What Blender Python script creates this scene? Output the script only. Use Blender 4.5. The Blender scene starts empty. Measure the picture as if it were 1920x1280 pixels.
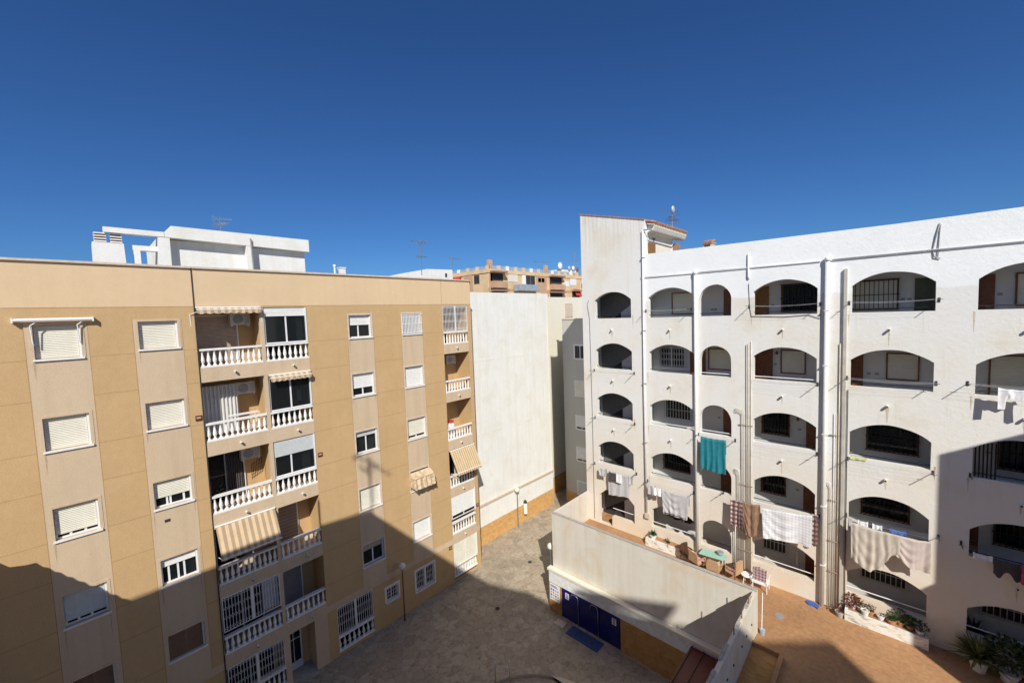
import bpy, bmesh, math, random
from mathutils import Vector, Matrix, noise as MN
from mathutils.geometry import tessellate_polygon
random.seed(7)
SC = bpy.context.scene
COL = SC.collection
R_ = math.radians
PI = math.pi

# ---------------------------------------------------------------- camera, sky, sun
H = 16.3
_f, _p, _r, _a = 764.3, R_(3.725), R_(-2.10), R_(43.3)
def cam_axes():
    cp, sp = math.cos(_p), math.sin(_p)
    right = Vector((1, 0, 0)); fwd = Vector((0, cp, -sp)); up = Vector((0, sp, cp))
    r2 = math.cos(_r)*right + math.sin(_r)*up
    u2 = -math.sin(_r)*right + math.cos(_r)*up
    Yw = Vector((math.sin(_a), math.cos(_a), 0)); Xw = Vector((math.cos(_a), -math.sin(_a), 0)); Zw = Vector((0, 0, 1))
    M = Matrix((Xw, Yw, Zw))
    return M @ r2, M @ u2, M @ fwd
_A, _B, _C = cam_axes()
cd = bpy.data.cameras.new('camera'); cam = bpy.data.objects.new('camera', cd); COL.objects.link(cam)
cd.sensor_width = 36; cd.sensor_fit = 'HORIZONTAL'; cd.lens = _f/1920*36
cd.clip_start = 0.1; cd.clip_end = 3000
mw = Matrix.Identity(4)
for i in range(3):
    mw[i][0] = _A[i]; mw[i][1] = _B[i]; mw[i][2] = -_C[i]
mw[0][3], mw[1][3], mw[2][3] = 0, 0, H
cam.matrix_world = mw
SC.camera = cam

SUNV = Vector((5.04, -4.65, 5.45)).normalized()
w = bpy.data.worlds.new('World'); SC.world = w; w.use_nodes = True
nt = w.node_tree; nt.nodes.clear()
sky = nt.nodes.new('ShaderNodeTexSky'); sky.sky_type = 'NISHITA'; sky.sun_disc = False
sky.sun_elevation = math.asin(SUNV.z); sky.sun_rotation = math.atan2(SUNV.x, SUNV.y)
sky.altitude = 300; sky.air_density = 1.0; sky.dust_density = 0.3; sky.ozone_density = 3.0
bg = nt.nodes.new('ShaderNodeBackground'); bg.inputs['Strength'].default_value = 0.068
wo = nt.nodes.new('ShaderNodeOutputWorld')
tint = nt.nodes.new('ShaderNodeMixRGB'); tint.blend_type = 'MULTIPLY'; tint.inputs[0].default_value = 1.0; tint.inputs[2].default_value = (.39, .74, 1.22, 1)
nt.links.new(sky.outputs[0], tint.inputs[1]); nt.links.new(tint.outputs[0], bg.inputs[0]); nt.links.new(bg.outputs[0], wo.inputs[0])
sd = bpy.data.lights.new('sun', 'SUN'); sd.energy = 5.0; sd.angle = R_(0.53); sd.color = (1.0, 0.955, 0.865)
so = bpy.data.objects.new('sun', sd); COL.objects.link(so)
so.rotation_euler = (-SUNV).to_track_quat('-Z', 'Y').to_euler()
so.location = (20, -20, 40)
SC.view_settings.view_transform = 'Standard'; SC.view_settings.look = 'None'
SC.view_settings.exposure = 0.0; SC.view_settings.gamma = 1.0; SC.view_settings.use_curve_mapping = False

# ---------------------------------------------------------------- materials
MATS = {}
def _mat(name):
    m = bpy.data.materials.new(name); m.use_nodes = True; n = m.node_tree
    n.nodes.clear(); MATS[name] = m
    o = n.nodes.new('ShaderNodeOutputMaterial'); b = n.nodes.new('ShaderNodeBsdfPrincipled')
    n.links.new(b.outputs[0], o.inputs[0])
    return m, n, b
def _noise(n, scale, detail=4, stretch=None, rough=.55, out='Fac', dist=0.0):
    g = n.nodes.new('ShaderNodeNewGeometry'); src = g.outputs['Position']
    if stretch:
        mp = n.nodes.new('ShaderNodeMapping'); mp.inputs['Scale'].default_value = stretch
        n.links.new(src, mp.inputs[0]); src = mp.outputs[0]
    t = n.nodes.new('ShaderNodeTexNoise'); t.inputs['Scale'].default_value = scale
    t.inputs['Detail'].default_value = detail; t.inputs['Roughness'].default_value = rough
    t.inputs['Distortion'].default_value = dist
    n.links.new(src, t.inputs['Vector'])
    return t.outputs[out]
def _ramp(n, fac, stops):
    r = n.nodes.new('ShaderNodeValToRGB'); e = r.color_ramp.elements
    while len(e) < len(stops): e.new(.5)
    for x, (p, c) in zip(e, stops):
        x.position = p; x.color = (*c, 1) if len(c) == 3 else c
    n.links.new(fac, r.inputs[0]); return r.outputs[0]
def _mix(n, fac, a, b, mode='MIX'):
    x = n.nodes.new('ShaderNodeMix'); x.data_type = 'RGBA'; x.blend_type = mode
    for v, i in ((fac, 0), (a, 6), (b, 7)):
        if hasattr(v, 'links'): n.links.new(v, x.inputs[i])
        else: x.inputs[i].default_value = v if i == 0 else ((*v, 1) if len(v) == 3 else v)
    return x.outputs[2]
def _bump(n, b, h, strength=.3, dist=.02):
    bp = n.nodes.new('ShaderNodeBump'); bp.inputs['Strength'].default_value = strength
    bp.inputs['Distance'].default_value = dist
    n.links.new(h, bp.inputs['Height']); n.links.new(bp.outputs[0], b.inputs['Normal'])
def _sc(c, k): return tuple(min(1, v*k) for v in c)

def plain(name, col, rough=.6, metal=0., var=.12, scale=6, bump=0.0):
    m, n, b = _mat(name)
    f = _noise(n, scale, 3)
    c = _ramp(n, f, [(.3, _sc(col, 1-var)), (.7, _sc(col, 1+var))])
    n.links.new(c, b.inputs['Base Color'])
    b.inputs['Roughness'].default_value = rough; b.inputs['Metallic'].default_value = metal
    if bump: _bump(n, b, _noise(n, 60, 3), bump, .01)
    return m
def stucco(name, col, var=.1, grain=.07, streak=0., streakcol=None, bump=.35, gscale=55, patch=None):
    m, n, b = _mat(name)
    big = _noise(n, .55, 5)
    c = _ramp(n, big, [(.3, _sc(col, 1-var)), (.7, _sc(col, 1+var))])
    med = _noise(n, 4.5, 6, rough=.7)
    c = _mix(n, .5, c, _ramp(n, med, [(.3, _sc(col, 1-var)), (.7, _sc(col, 1+var))]))
    if streak:
        st = _noise(n, 1.0, 5, stretch=(3.2, 3.2, .22), rough=.65)
        fa = _ramp(n, st, [(.46, (0, 0, 0)), (.74, (streak, streak, streak))])
        c = _mix(n, fa, c, streakcol)
    if patch:
        pz = _noise(n, .8, 6, rough=.6, dist=.6)
        fa = _ramp(n, pz, [(.50, (0, 0, 0)), (.66, (patch[0],)*3)])
        c = _mix(n, fa, c, patch[1])
    spk = _noise(n, 17, 6, rough=.8)
    c = _mix(n, 1.0, c, _ramp(n, spk, [(.28, (.93,)*3), (.45, (1, 1, 1))]), 'MULTIPLY')
    gr = _noise(n, gscale, 4, rough=.7)
    c = _mix(n, 1.0, c, _ramp(n, gr, [(.3, (1-grain,)*3), (.7, (1, 1, 1))]), 'MULTIPLY')
    n.links.new(c, b.inputs['Base Color']); b.inputs['Roughness'].default_value = .92
    b.inputs['Specular IOR Level'].default_value = .2
    _bump(n, b, gr, bump, .015)
    return m

OCHRE = (.62, .42, .215); PALE = (.67, .52, .36); CREAM = (.75, .56, .35)
stucco('ochre_stucco', OCHRE, .08, .22, gscale=28, streak=.22, streakcol=(.50, .31, .145), patch=(.3, (.68, .47, .26)))
stucco('pale_stucco', PALE, .06, .2, gscale=28, streak=.34, streakcol=(.47, .34, .22))
stucco('cream_stucco', CREAM, .05, .12, streak=.2, streakcol=(.62, .42, .23))
plain('joint_line', (.42, .255, .12), .9)
plain('coping_stone', (.62, .51, .40), .7, bump=.2)
stucco('white_wash', (.80, .80, .78), .05, .1, patch=(.55, (.68, .64, .55)), bump=.5, gscale=22)
stucco('white_far', (.83, .83, .80), .05, .08, streak=.42, streakcol=(.68, .65, .55), patch=(.45, (.73, .70, .60)), bump=.5, gscale=14)
stucco('cream_far', (.80, .755, .64), .05, .08)
stucco('grey_wall', (.56, .55, .50), .05, .1, streak=.25, streakcol=(.45, .44, .38))
stucco('pool_wall', (.74, .70, .62), .06, .15, streak=.38, streakcol=(.56, .48, .36), patch=(.62, (.70, .55, .37)), bump=.5)
plain('pool_band', (.74, .75, .74), .8, bump=.2)
stucco('inner_wall', (.68, .68, .67), .05, .08, streak=.25, streakcol=(.62, .60, .55))
plain('white_paint', (.80, .80, .79), .45, var=.05)
plain('balustrade_white', (.82, .81, .78), .55, var=.06)
plain('alu_white', (.78, .79, .80), .35, var=.03)
plain('shutter_cream', (.74, .71, .60), .5, var=.06, scale=2)
plain('shutter_white', (.78, .78, .75), .5, var=.04)
plain('shutter_grey', (.55, .58, .58), .5, var=.04)
plain('shutter_brown', (.20, .11, .055), .5)
plain('shutter_warm', (.45, .36, .29), .5)
plain('shutter_dark', (.26, .24, .24), .5)
plain('stairwell_shade', (.16, .16, .155), .9)  # back of the tower stairwell, its shade put into the colour
plain('clip_brown', (.36, .28, .20), .6)
plain('brown_wood', (.17, .055, .02), .5, var=.3, scale=9)
plain('olive_door', (.07, .085, .05), .5)
plain('ochre_door', (.27, .13, .035), .5)
plain('black_iron', (.02, .02, .022), .45, metal=.6)
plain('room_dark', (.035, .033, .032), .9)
plain('pipe_white', (.78, .78, .76), .4, var=.06)
plain('pipe_beige', (.64, .58, .44), .5, var=.2, scale=3)
plain('duct_grey', (.52, .49, .43), .5, var=.15, scale=2)
plain('pipe_grey', (.30, .30, .29), .5)
plain('cable_black', (.035, .035, .04), .6)
plain('steel', (.45, .46, .47), .35, metal=.8)
plain('pale_metal', (.55, .56, .57), .5, metal=.3)
plain('terracotta_tile', (.42, .21, .13), .8, var=.3, scale=7, bump=.3)
plain('plaque', (.11, .025, .02), .4)
plain('door_blue', (.006, .010, .115), .35, var=.25, scale=3)
plain('mat_blue', (.03, .065, .19), .8, var=.25)
plain('red_roof', (.115, .018, .014), .5, var=.15)
plain('teal_cloth', (.012, .19, .235), .9, var=.12)
plain('grey_cloth', (.50, .49, .50), .9, var=.05)
plain('beige_cloth', (.52, .46, .39), .9, var=.05)
plain('pink_cloth', (.58, .49, .45), .9, var=.05)
plain('brown_cloth', (.27, .16, .10), .9, var=.15)
plain('white_cloth', (.80, .80, .82), .9, var=.04)
plain('dark_cloth', (.07, .06, .065), .9)
plain('blue_cloth', (.05, .12, .42), .9)
plain('yellow_cloth', (.55, .58, .25), .9)
plain('magenta_cloth', (.45, .06, .18), .9)
plain('curtain', (.62, .61, .58), .9, var=.05)
plain('ac_body', (.55, .52, .46), .5)
plain('green_cloth', (.03, .25, .10), .9)
plain('turquoise_top', (.36, .60, .49), .5, var=.05)
plain('wicker', (.46, .29, .16), .8, var=.35, scale=40)
plain('dark_wood', (.09, .04, .02), .6, var=.3)
plain('pink_cushion', (.62, .36, .34), .9)
plain('soil', (.05, .035, .025), .95)
plain('leaf', (.055, .10, .025), .6, var=.5, scale=12)
plain('leaf_dark', (.025, .05, .018), .6, var=.5, scale=12)
plain('leaf_red', (.16, .035, .03), .6, var=.5, scale=12)
plain('leaf_yellow', (.16, .16, .04), .6, var=.4, scale=10)
plain('pot_white', (.72, .70, .66), .6)
plain('pot_clay', (.48, .22, .12), .8)
plain('globe', (.78, .72, .62), .25, var=.03)
plain('post_brown', (.13, .07, .045), .5)
plain('far_ochre', (.68, .49, .29), .9, var=.12, scale=.6)
plain('far_brick', (.52, .33, .20), .9, var=.12, scale=.6)
plain('far_brown', (.30, .19, .14), .9)
plain('red_awning', (.55, .04, .03), .8)
plain('glass_screen', (.30, .42, .55), .3)
plain('screen_grey', (.32, .37, .42), .6, var=.2, scale=2)
plain('concrete', (.40, .36, .31), .9, var=.15, bump=.2)
plain('rust', (.22, .10, .05), .9)

def glass():
    m, n, b = _mat('window_glass')
    b.inputs['Base Color'].default_value = (.02, .024, .028, 1); b.inputs['Roughness'].default_value = .06
    b.inputs['Specular IOR Level'].default_value = .6
    tr = n.nodes.new('ShaderNodeBsdfTransparent'); tr.inputs[0].default_value = (.55, .6, .6, 1)
    mx = n.nodes.new('ShaderNodeMixShader'); mx.inputs[0].default_value = .45
    n.links.new(tr.outputs[0], mx.inputs[1]); n.links.new(b.outputs[0], mx.inputs[2])
    n.links.new(mx.outputs[0], [x for x in n.nodes if x.type == 'OUTPUT_MATERIAL'][0].inputs[0])
glass()
def striped(name, ca, cb, axis, width):
    m, n, b = _mat(name)
    g = n.nodes.new('ShaderNodeNewGeometry'); s = n.nodes.new('ShaderNodeSeparateXYZ'); n.links.new(g.outputs['Position'], s.inputs[0])
    d = n.nodes.new('ShaderNodeMath'); d.operation = 'DIVIDE'; d.inputs[1].default_value = width; n.links.new(s.outputs[axis], d.inputs[0])
    fr = n.nodes.new('ShaderNodeMath'); fr.operation = 'FRACT'; n.links.new(d.outputs[0], fr.inputs[0])
    gt = n.nodes.new('ShaderNodeMath'); gt.operation = 'GREATER_THAN'; gt.inputs[1].default_value = .5; n.links.new(fr.outputs[0], gt.inputs[0])
    c = _mix(n, gt.outputs[0], ca, cb)
    c = _mix(n, 1, c, _ramp(n, _noise(n, 3, 4), [(.3, (.85,)*3), (.7, (1,)*3)]), 'MULTIPLY')
    n.links.new(c, b.inputs['Base Color']); b.inputs['Roughness'].default_value = .9
striped('awning_stripe', (.68, .51, .32), (.42, .305, .195), 1, .23)
striped('awning_fine', (.70, .54, .33), (.47, .345, .20), 1, .16)
plain('faded_canvas', (.58, .44, .29), .9, var=.3, scale=5)
striped('blue_stripe', (.75, .76, .78), (.05, .09, .2), 0, .05)
striped('slat_shutter', (.45, .36, .28), (.33, .26, .20), 2, .16)
def checks(name, base, a, sz, axes=(0, 2), mid=None):
    m, n, b = _mat(name)
    g = n.nodes.new('ShaderNodeNewGeometry'); s = n.nodes.new('ShaderNodeSeparateXYZ'); n.links.new(g.outputs['Position'], s.inputs[0])
    outs = []
    for ax in axes:
        d = n.nodes.new('ShaderNodeMath'); d.operation = 'DIVIDE'; d.inputs[1].default_value = sz; n.links.new(s.outputs[ax], d.inputs[0])
        fr = n.nodes.new('ShaderNodeMath'); fr.operation = 'FRACT'; n.links.new(d.outputs[0], fr.inputs[0])
        gt = n.nodes.new('ShaderNodeMath'); gt.operation = 'GREATER_THAN'; gt.inputs[1].default_value = .5; n.links.new(fr.outputs[0], gt.inputs[0])
        outs.append(gt.outputs[0])
    ad = n.nodes.new('ShaderNodeMath'); ad.operation = 'ADD'; n.links.new(outs[0], ad.inputs[0]); n.links.new(outs[1], ad.inputs[1])
    ml = n.nodes.new('ShaderNodeMath'); ml.operation = 'MULTIPLY'; ml.inputs[1].default_value = .5; n.links.new(ad.outputs[0], ml.inputs[0])
    c = _ramp(n, ml.outputs[0], [(0, base), (.5, _sc(a, 2.2) if mid is None else _sc(base, mid)), (1, a)])
    n.links.new(c, b.inputs['Base Color']); b.inputs['Roughness'].default_value = .9
checks('plaid_cloth', (.60, .50, .46), (.10, .055, .055), .20)
checks('quilt_cloth', (.82, .82, .84), (.64, .64, .67), .12, mid=.9)
def paving():
    m, n, b = _mat('stone_paving')
    g = n.nodes.new('ShaderNodeNewGeometry')
    v = n.nodes.new('ShaderNodeTexVoronoi'); v.inputs['Scale'].default_value = 2.3; v.feature = 'F1'
    ns = _noise(n, 2.0, 3, out='Color')
    ad = n.nodes.new('ShaderNodeMixRGB'); ad.inputs[0].default_value = .12
    n.links.new(g.outputs['Position'], ad.inputs[1]); n.links.new(ns, ad.inputs[2]); n.links.new(ad.outputs[0], v.inputs['Vector'])
    tint = _ramp(n, v.outputs['Color'], [(.1, (.36, .30, .225)), (.45, (.43, .36, .265)), (.9, (.47, .40, .305))])
    ve = n.nodes.new('ShaderNodeTexVoronoi'); ve.inputs['Scale'].default_value = 2.3; ve.feature = 'DISTANCE_TO_EDGE'
    n.links.new(ad.outputs[0], ve.inputs['Vector'])
    ed = _ramp(n, ve.outputs[0], [(.0, (.62,)*3), (.035, (1,)*3)])
    c = _mix(n, .75, tint, ed, 'MULTIPLY')
    bl = _noise(n, 4.2, 5, rough=.7, dist=1.0, stretch=(1, .8, 1))
    c = _mix(n, _ramp(n, bl, [(.50, (0, 0, 0)), (.66, (.62,)*3)]), c, (.20, .13, .085))
    sp = _noise(n, 11, 5, rough=.75)
    c = _mix(n, _ramp(n, sp, [(.56, (0, 0, 0)), (.70, (.5,)*3)]), c, (.17, .10, .06))
    bg_ = _noise(n, .35, 4)
    c = _mix(n, 1, c, _ramp(n, bg_, [(.3, (.82,)*3), (.7, (1.05,)*3)]), 'MULTIPLY')
    n.links.new(c, b.inputs['Base Color']); b.inputs['Roughness'].default_value = .85
    _bump(n, b, _noise(n, 9, 5), .5, .03)
paving()
def tiles(name, ca, cb, grout, sz, bump=.2):
    m, n, b = _mat(name)
    g = n.nodes.new('ShaderNodeNewGeometry')
    br = n.nodes.new('ShaderNodeTexBrick'); br.offset = 0.0; br.inputs['Scale'].default_value = 1.0
    br.inputs['Brick Width'].default_value = sz; br.inputs['Row Height'].default_value = sz; br.inputs['Mortar Size'].default_value = .006
    for i, c in ((1, ca), (2, cb), (3, grout)): br.inputs[i].default_value = (*c, 1)
    n.links.new(g.outputs['Position'], br.inputs['Vector'])
    c = _mix(n, .6, br.outputs['Color'], _ramp(n, _noise(n, 7, 6, rough=.7, stretch=(1, 1, 1)), [(.25, _sc(ca, .6)), (.75, _sc(cb, 1.25))]))
    c = _mix(n, 1, c, _ramp(n, _noise(n, .5, 4), [(.3, (.8,)*3), (.7, (1.1,)*3)]), 'MULTIPLY')
    n.links.new(c, b.inputs['Base Color']); b.inputs['Roughness'].default_value = .8
    _bump(n, b, _noise(n, 20, 4), bump, .02)
tiles('terrace_tile', (.41, .215, .098), (.47, .26, .125), (.39, .205, .095), .30)
def rubble(name, a, b2, dark):
    m, n, b = _mat(name)
    g = n.nodes.new('ShaderNodeNewGeometry')
    v = n.nodes.new('ShaderNodeTexVoronoi'); v.inputs['Scale'].default_value = 5.5
    n.links.new(g.outputs['Position'], v.inputs['Vector'])
    c = _ramp(n, v.outputs['Color'], [(.1, a), (.9, b2)])
    c = _mix(n, _ramp(n, _noise(n, 9, 5, rough=.7), [(.55, (0, 0, 0)), (.75, (.6,)*3)]), c, dark)
    n.links.new(c, b.inputs['Base Color']); b.inputs['Roughness'].default_value = .9
    _bump(n, b, v.outputs['Distance'], .6, .04)
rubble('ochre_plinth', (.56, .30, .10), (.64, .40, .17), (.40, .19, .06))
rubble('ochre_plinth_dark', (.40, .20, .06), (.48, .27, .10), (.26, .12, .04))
def peeling():
    m, n, b = _mat('peeling_white')
    f = _noise(n, 2.2, 6, rough=.7, dist=.8, stretch=(1, 1, 2.2))
    c = _ramp(n, f, [(.45, (.80, .79, .74)), (.55, (.70, .66, .56)), (.60, (.36, .36, .36)), (.72, (.30, .30, .30))])
    n.links.new(c, b.inputs['Base Color']); b.inputs['Roughness'].default_value = .9
peeling()
def white_facade():
    # fresh white paint on the top band and lower right of a stepped line, older cream wash below
    m, n, b = _mat('gallery_front')
    g = n.nodes.new('ShaderNodeNewGeometry'); s = n.nodes.new('ShaderNodeSeparateXYZ'); n.links.new(g.outputs['Position'], s.inputs[0])
    white = _ramp(n, _noise(n, 1.2, 6, rough=.7), [(.3, (.82, .84, .84)), (.7, (.88, .90, .90))])
    old = _ramp(n, _noise(n, .45, 6, rough=.65), [(.34, (.77, .775, .765)), (.54, (.765, .75, .70)), (.74, (.70, .64, .52))])
    st = _noise(n, 1.0, 6, stretch=(4.5, 4.5, .25), rough=.7)
    old = _mix(n, _ramp(n, st, [(.56, (0, 0, 0)), (.80, (.40,)*3)]), old, (.56, .50, .39))
    def step(sock, a, b_):
        mr = n.nodes.new('ShaderNodeMapRange'); mr.inputs[1].default_value = a; mr.inputs[2].default_value = b_
        n.links.new(sock, mr.inputs[0]); return mr.outputs[0]
    # height of the paint line steps with x
    nz = _noise(n, .5, 3)
    ma = n.nodes.new('ShaderNodeMath'); ma.operation = 'MULTIPLY'; ma.inputs[1].default_value = .6; n.links.new(nz, ma.inputs[0])
    zz = n.nodes.new('ShaderNodeMath'); zz.operation = 'ADD'; n.links.new(s.outputs[2], zz.inputs[0]); n.links.new(ma.outputs[0], zz.inputs[1])
    hi = step(zz.outputs[0], 17.0, 17.08)
    tx = step(s.outputs[0], -9.62, -9.58)
    mm = n.nodes.new('ShaderNodeMath'); mm.operation = 'MULTIPLY'; n.links.new(hi, mm.inputs[0]); n.links.new(tx, mm.inputs[1])
    # warm soiling that grows towards the foot of the wall
    low = step(s.outputs[2], 10.5, 4.0)
    lf = n.nodes.new('ShaderNodeMath'); lf.operation = 'MULTIPLY'; n.links.new(low, lf.inputs[0]); n.links.new(_ramp(n, _noise(n, .7, 5), [(.25, (.25,)*3), (.6, (.85,)*3)]), lf.inputs[1])
    old = _mix(n, lf.outputs[0], old, (.70, .57, .42))
    c = _mix(n, mm.outputs[0], old, white)
    # grime run-off on the tower head
    th = step(s.outputs[2], 18.4, 21.5)
    tn = _ramp(n, _noise(n, 1.0, 6, stretch=(5, 5, .2), rough=.7), [(.42, (0, 0, 0)), (.66, (.8,)*3)])
    tm = n.nodes.new('ShaderNodeMath'); tm.operation = 'MULTIPLY'; n.links.new(th, tm.inputs[0]); n.links.new(tn, tm.inputs[1])
    inv = n.nodes.new('ShaderNodeMath'); inv.operation = 'SUBTRACT'; inv.inputs[0].default_value = 1; n.links.new(tx, inv.inputs[1])
    tm2 = n.nodes.new('ShaderNodeMath'); tm2.operation = 'MULTIPLY'; n.links.new(tm.outputs[0], tm2.inputs[0]); n.links.new(inv.outputs[0], tm2.inputs[1])
    c = _mix(n, tm2.outputs[0], c, (.56, .52, .40))
    n.links.new(c, b.inputs['Base Color']); b.inputs['Roughness'].default_value = .9; b.inputs['Specular IOR Level'].default_value = .2
    _bump(n, b, _noise(n, 6, 9, rough=.66, dist=.4), .42, .03)
white_facade()
def water():
    m, n, b = _mat('pool_water')
    b.inputs['Base Color'].default_value = (.01, .035, .035, 1); b.inputs['Roughness'].default_value = .08
    _bump(n, b, _noise(n, 4, 3), .2, .03)
water()
M = MATS

# ---------------------------------------------------------------- mesh helpers
def ident(x, y, z): return (x, y, z)
def LM(s, n, z): return (-19.5+n, s, z)        # left facade: s runs along it, n outwards
def RM(s, n, z): return (s, 20.5-n, z)         # right facade
WL = {}
class MB:
    def __init__(self, mp=ident):
        self.v = []; self.f = []; self.m = []; self.mp = mp
    def face(self, pts, mi=0):
        i = len(self.v); self.v += [Vector(self.mp(*p)) for p in pts]
        self.f.append(tuple(range(i, i+len(pts)))); self.m.append(mi); return self
    def box(self, a0, a1, b0, b1, c0, c1, mi=0):
        P = [(a, b, c) for c in (c0, c1) for b in (b0, b1) for a in (a0, a1)]
        i = len(self.v); self.v += [Vector(self.mp(*p)) for p in P]
        for q in ((0, 2, 3, 1), (4, 5, 7, 6), (0, 1, 5, 4), (2, 6, 7, 3), (0, 4, 6, 2), (1, 3, 7, 5)):
            self.f.append(tuple(i+k for k in q)); self.m.append(mi)
        return self
    def tube(self, pts, r, mi=0, seg=6, caps=True):
        pts = [Vector(self.mp(*p)) for p in pts]
        rs = r if isinstance(r, (list, tuple)) else [r]*len(pts)
        base = len(self.v); up0 = None
        for k, p in enumerate(pts):
            d = (pts[min(k+1, len(pts)-1)]-pts[max(k-1, 0)]).normalized()
            if up0 is None:
                up0 = Vector((0, 0, 1)) if abs(d.z) < .9 else Vector((1, 0, 0))
            s = d.cross(up0)
            if s.length < 1e-4: s = d.orthogonal()
            s.normalize(); u = s.cross(d).normalized(); up0 = u
            for j in range(seg):
                a = 2*PI*j/seg; self.v.append(p+(math.cos(a)*s+math.sin(a)*u)*rs[k])
        for k in range(len(pts)-1):
            for j in range(seg):
                a = base+k*seg+j; b = base+k*seg+(j+1) % seg
                self.f.append((a, b, b+seg, a+seg)); self.m.append(mi)
        if caps:
            self.f.append(tuple(base+j for j in range(seg-1, -1, -1))); self.m.append(mi)
            e = base+(len(pts)-1)*seg
            self.f.append(tuple(e+j for j in range(seg))); self.m.append(mi)
        return self
    def lathe(self, cx, cy, prof, mi=0, seg=12):
        base = len(self.v)
        for (r, z) in prof:
            for j in range(seg):
                a = 2*PI*j/seg; self.v.append(Vector(self.mp(cx+r*math.cos(a), cy+r*math.sin(a), z)))
        for k in range(len(prof)-1):
            for j in range(seg):
                a = base+k*seg+j; b = base+k*seg+(j+1) % seg
                self.f.append((a, b, b+seg, a+seg)); self.m.append(mi)
        self.f.append(tuple(base+j for j in range(seg))); self.m.append(mi)
        e = base+(len(prof)-1)*seg
        self.f.append(tuple(e+j for j in range(seg))); self.m.append(mi)
        return self
    def sphere(self, c, r, mi=0, seg=12, sq=(1, 1, 1)):
        ring = 8
        prof = [(r*math.sin(PI*k/ring)*.999+1e-4, -r*math.cos(PI*k/ring)) for k in range(ring+1)]
        base = len(self.v)
        for (rr, z) in prof:
            for j in range(seg):
                a = 2*PI*j/seg; self.v.append(Vector(self.mp(c[0]+rr*math.cos(a)*sq[0], c[1]+rr*math.sin(a)*sq[1], c[2]+z*sq[2])))
        for k in range(ring):
            for j in range(seg):
                a = base+k*seg+j; b = base+k*seg+(j+1) % seg
                self.f.append((a, b, b+seg, a+seg)); self.m.append(mi)
        return self
    def prism(self, loops, lo, hi, plane='sz', mi=0, side_mi=None):
        """loops: [outer, hole, ...] 2-D; extruded from lo to hi along the third axis (n)."""
        side_mi = mi if side_mi is None else side_mi
        def P(q, n): return (q[0], n, q[1]) if plane == 'sz' else (q[0], q[1], n) if plane == 'xy' else (n, q[0], q[1])
        tris = tessellate_polygon([[Vector((q[0], q[1], 0)) for q in l] for l in loops])
        flat = [q for l in loops for q in l]
        for n in (lo, hi):
            i = len(self.v); self.v += [Vector(self.mp(*P(q, n))) for q in flat]
            for t in tris: self.f.append(tuple(i+k for k in t)); self.m.append(mi)
        for l in loops:
            for k in range(len(l)):
                a, b = l[k], l[(k+1) % len(l)]
                self.face([P(a, lo), P(b, lo), P(b, hi), P(a, hi)], side_mi)
        return self
    def build(self, name, mats, parent=None, smooth=False, loc=None, fixn=True):
        me = bpy.data.meshes.new(name)
        off = Vector(WL.get(parent, (0, 0, 0))) if parent is not None else Vector((0, 0, 0))
        if loc is not None: off = Vector(loc)
        me.from_pydata([v-off for v in self.v], [], self.f)
        if not isinstance(mats, (list, tuple)): mats = [mats]
        for m in mats: me.materials.append(M[m] if isinstance(m, str) else m)
        for p, mi in zip(me.polygons, self.m): p.material_index = mi
        bm = bmesh.new(); bm.from_mesh(me)
        bmesh.ops.remove_doubles(bm, verts=bm.verts, dist=1e-5)
        if fixn: bmesh.ops.recalc_face_normals(bm, faces=bm.faces)
        bm.to_mesh(me); bm.free()
        if smooth:
            for p in me.polygons: p.use_smooth = True
        o = bpy.data.objects.new(name, me); COL.objects.link(o)
        if parent is not None:
            o.parent = parent
            if loc is not None: o.location = off-Vector(WL[parent])
        elif loc is not None: o.location = off
        WL[o] = tuple(off)
        return o
def tag(o, label=None, cat=None, group=None, kind=None):
    if label: o['label'] = label
    if cat: o['category'] = cat
    if group: o['group'] = group
    if kind: o['kind'] = kind
    return o
def thing(name, loc, label, cat, group=None):
    o = bpy.data.objects.new(name, None); COL.objects.link(o); o.location = loc; o.empty_display_size = .2
    WL[o] = tuple(loc); return tag(o, label, cat, group)
def clone(o, parent, loc=None, name=None):
    c = o.copy(); COL.objects.link(c); c.parent = parent
    if loc is not None: c.location = loc
    return c

# ---------------------------------------------------------------- setting
g = MB(); g.box(-19.5, -13.6, -40, 60, -.6, 0); g = MB()
g.face([(-900, -900, -.02), (900, -900, -.02), (900, 900, -.02), (-900, 900, -.02)])
tag(g.build('ground', 'concrete'), kind='structure')
g = MB(); g.face([(-24, -2.9, 0), (-3.0, -2.9, 0), (-3.0, 48, 0), (-24, 48, 0)])
tag(g.build('plaza_paving', 'stone_paving'), kind='structure')
TZ = 3.75
g = MB(); g.box(-13.38, 7.9, 17.12, 22.2, TZ-.25, TZ); 
g.box(-3.68, 7.9, 2.0, 17.12, TZ-.25, TZ)
tag(g.build('terrace_floor', 'terrace_tile'), kind='structure')

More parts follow.
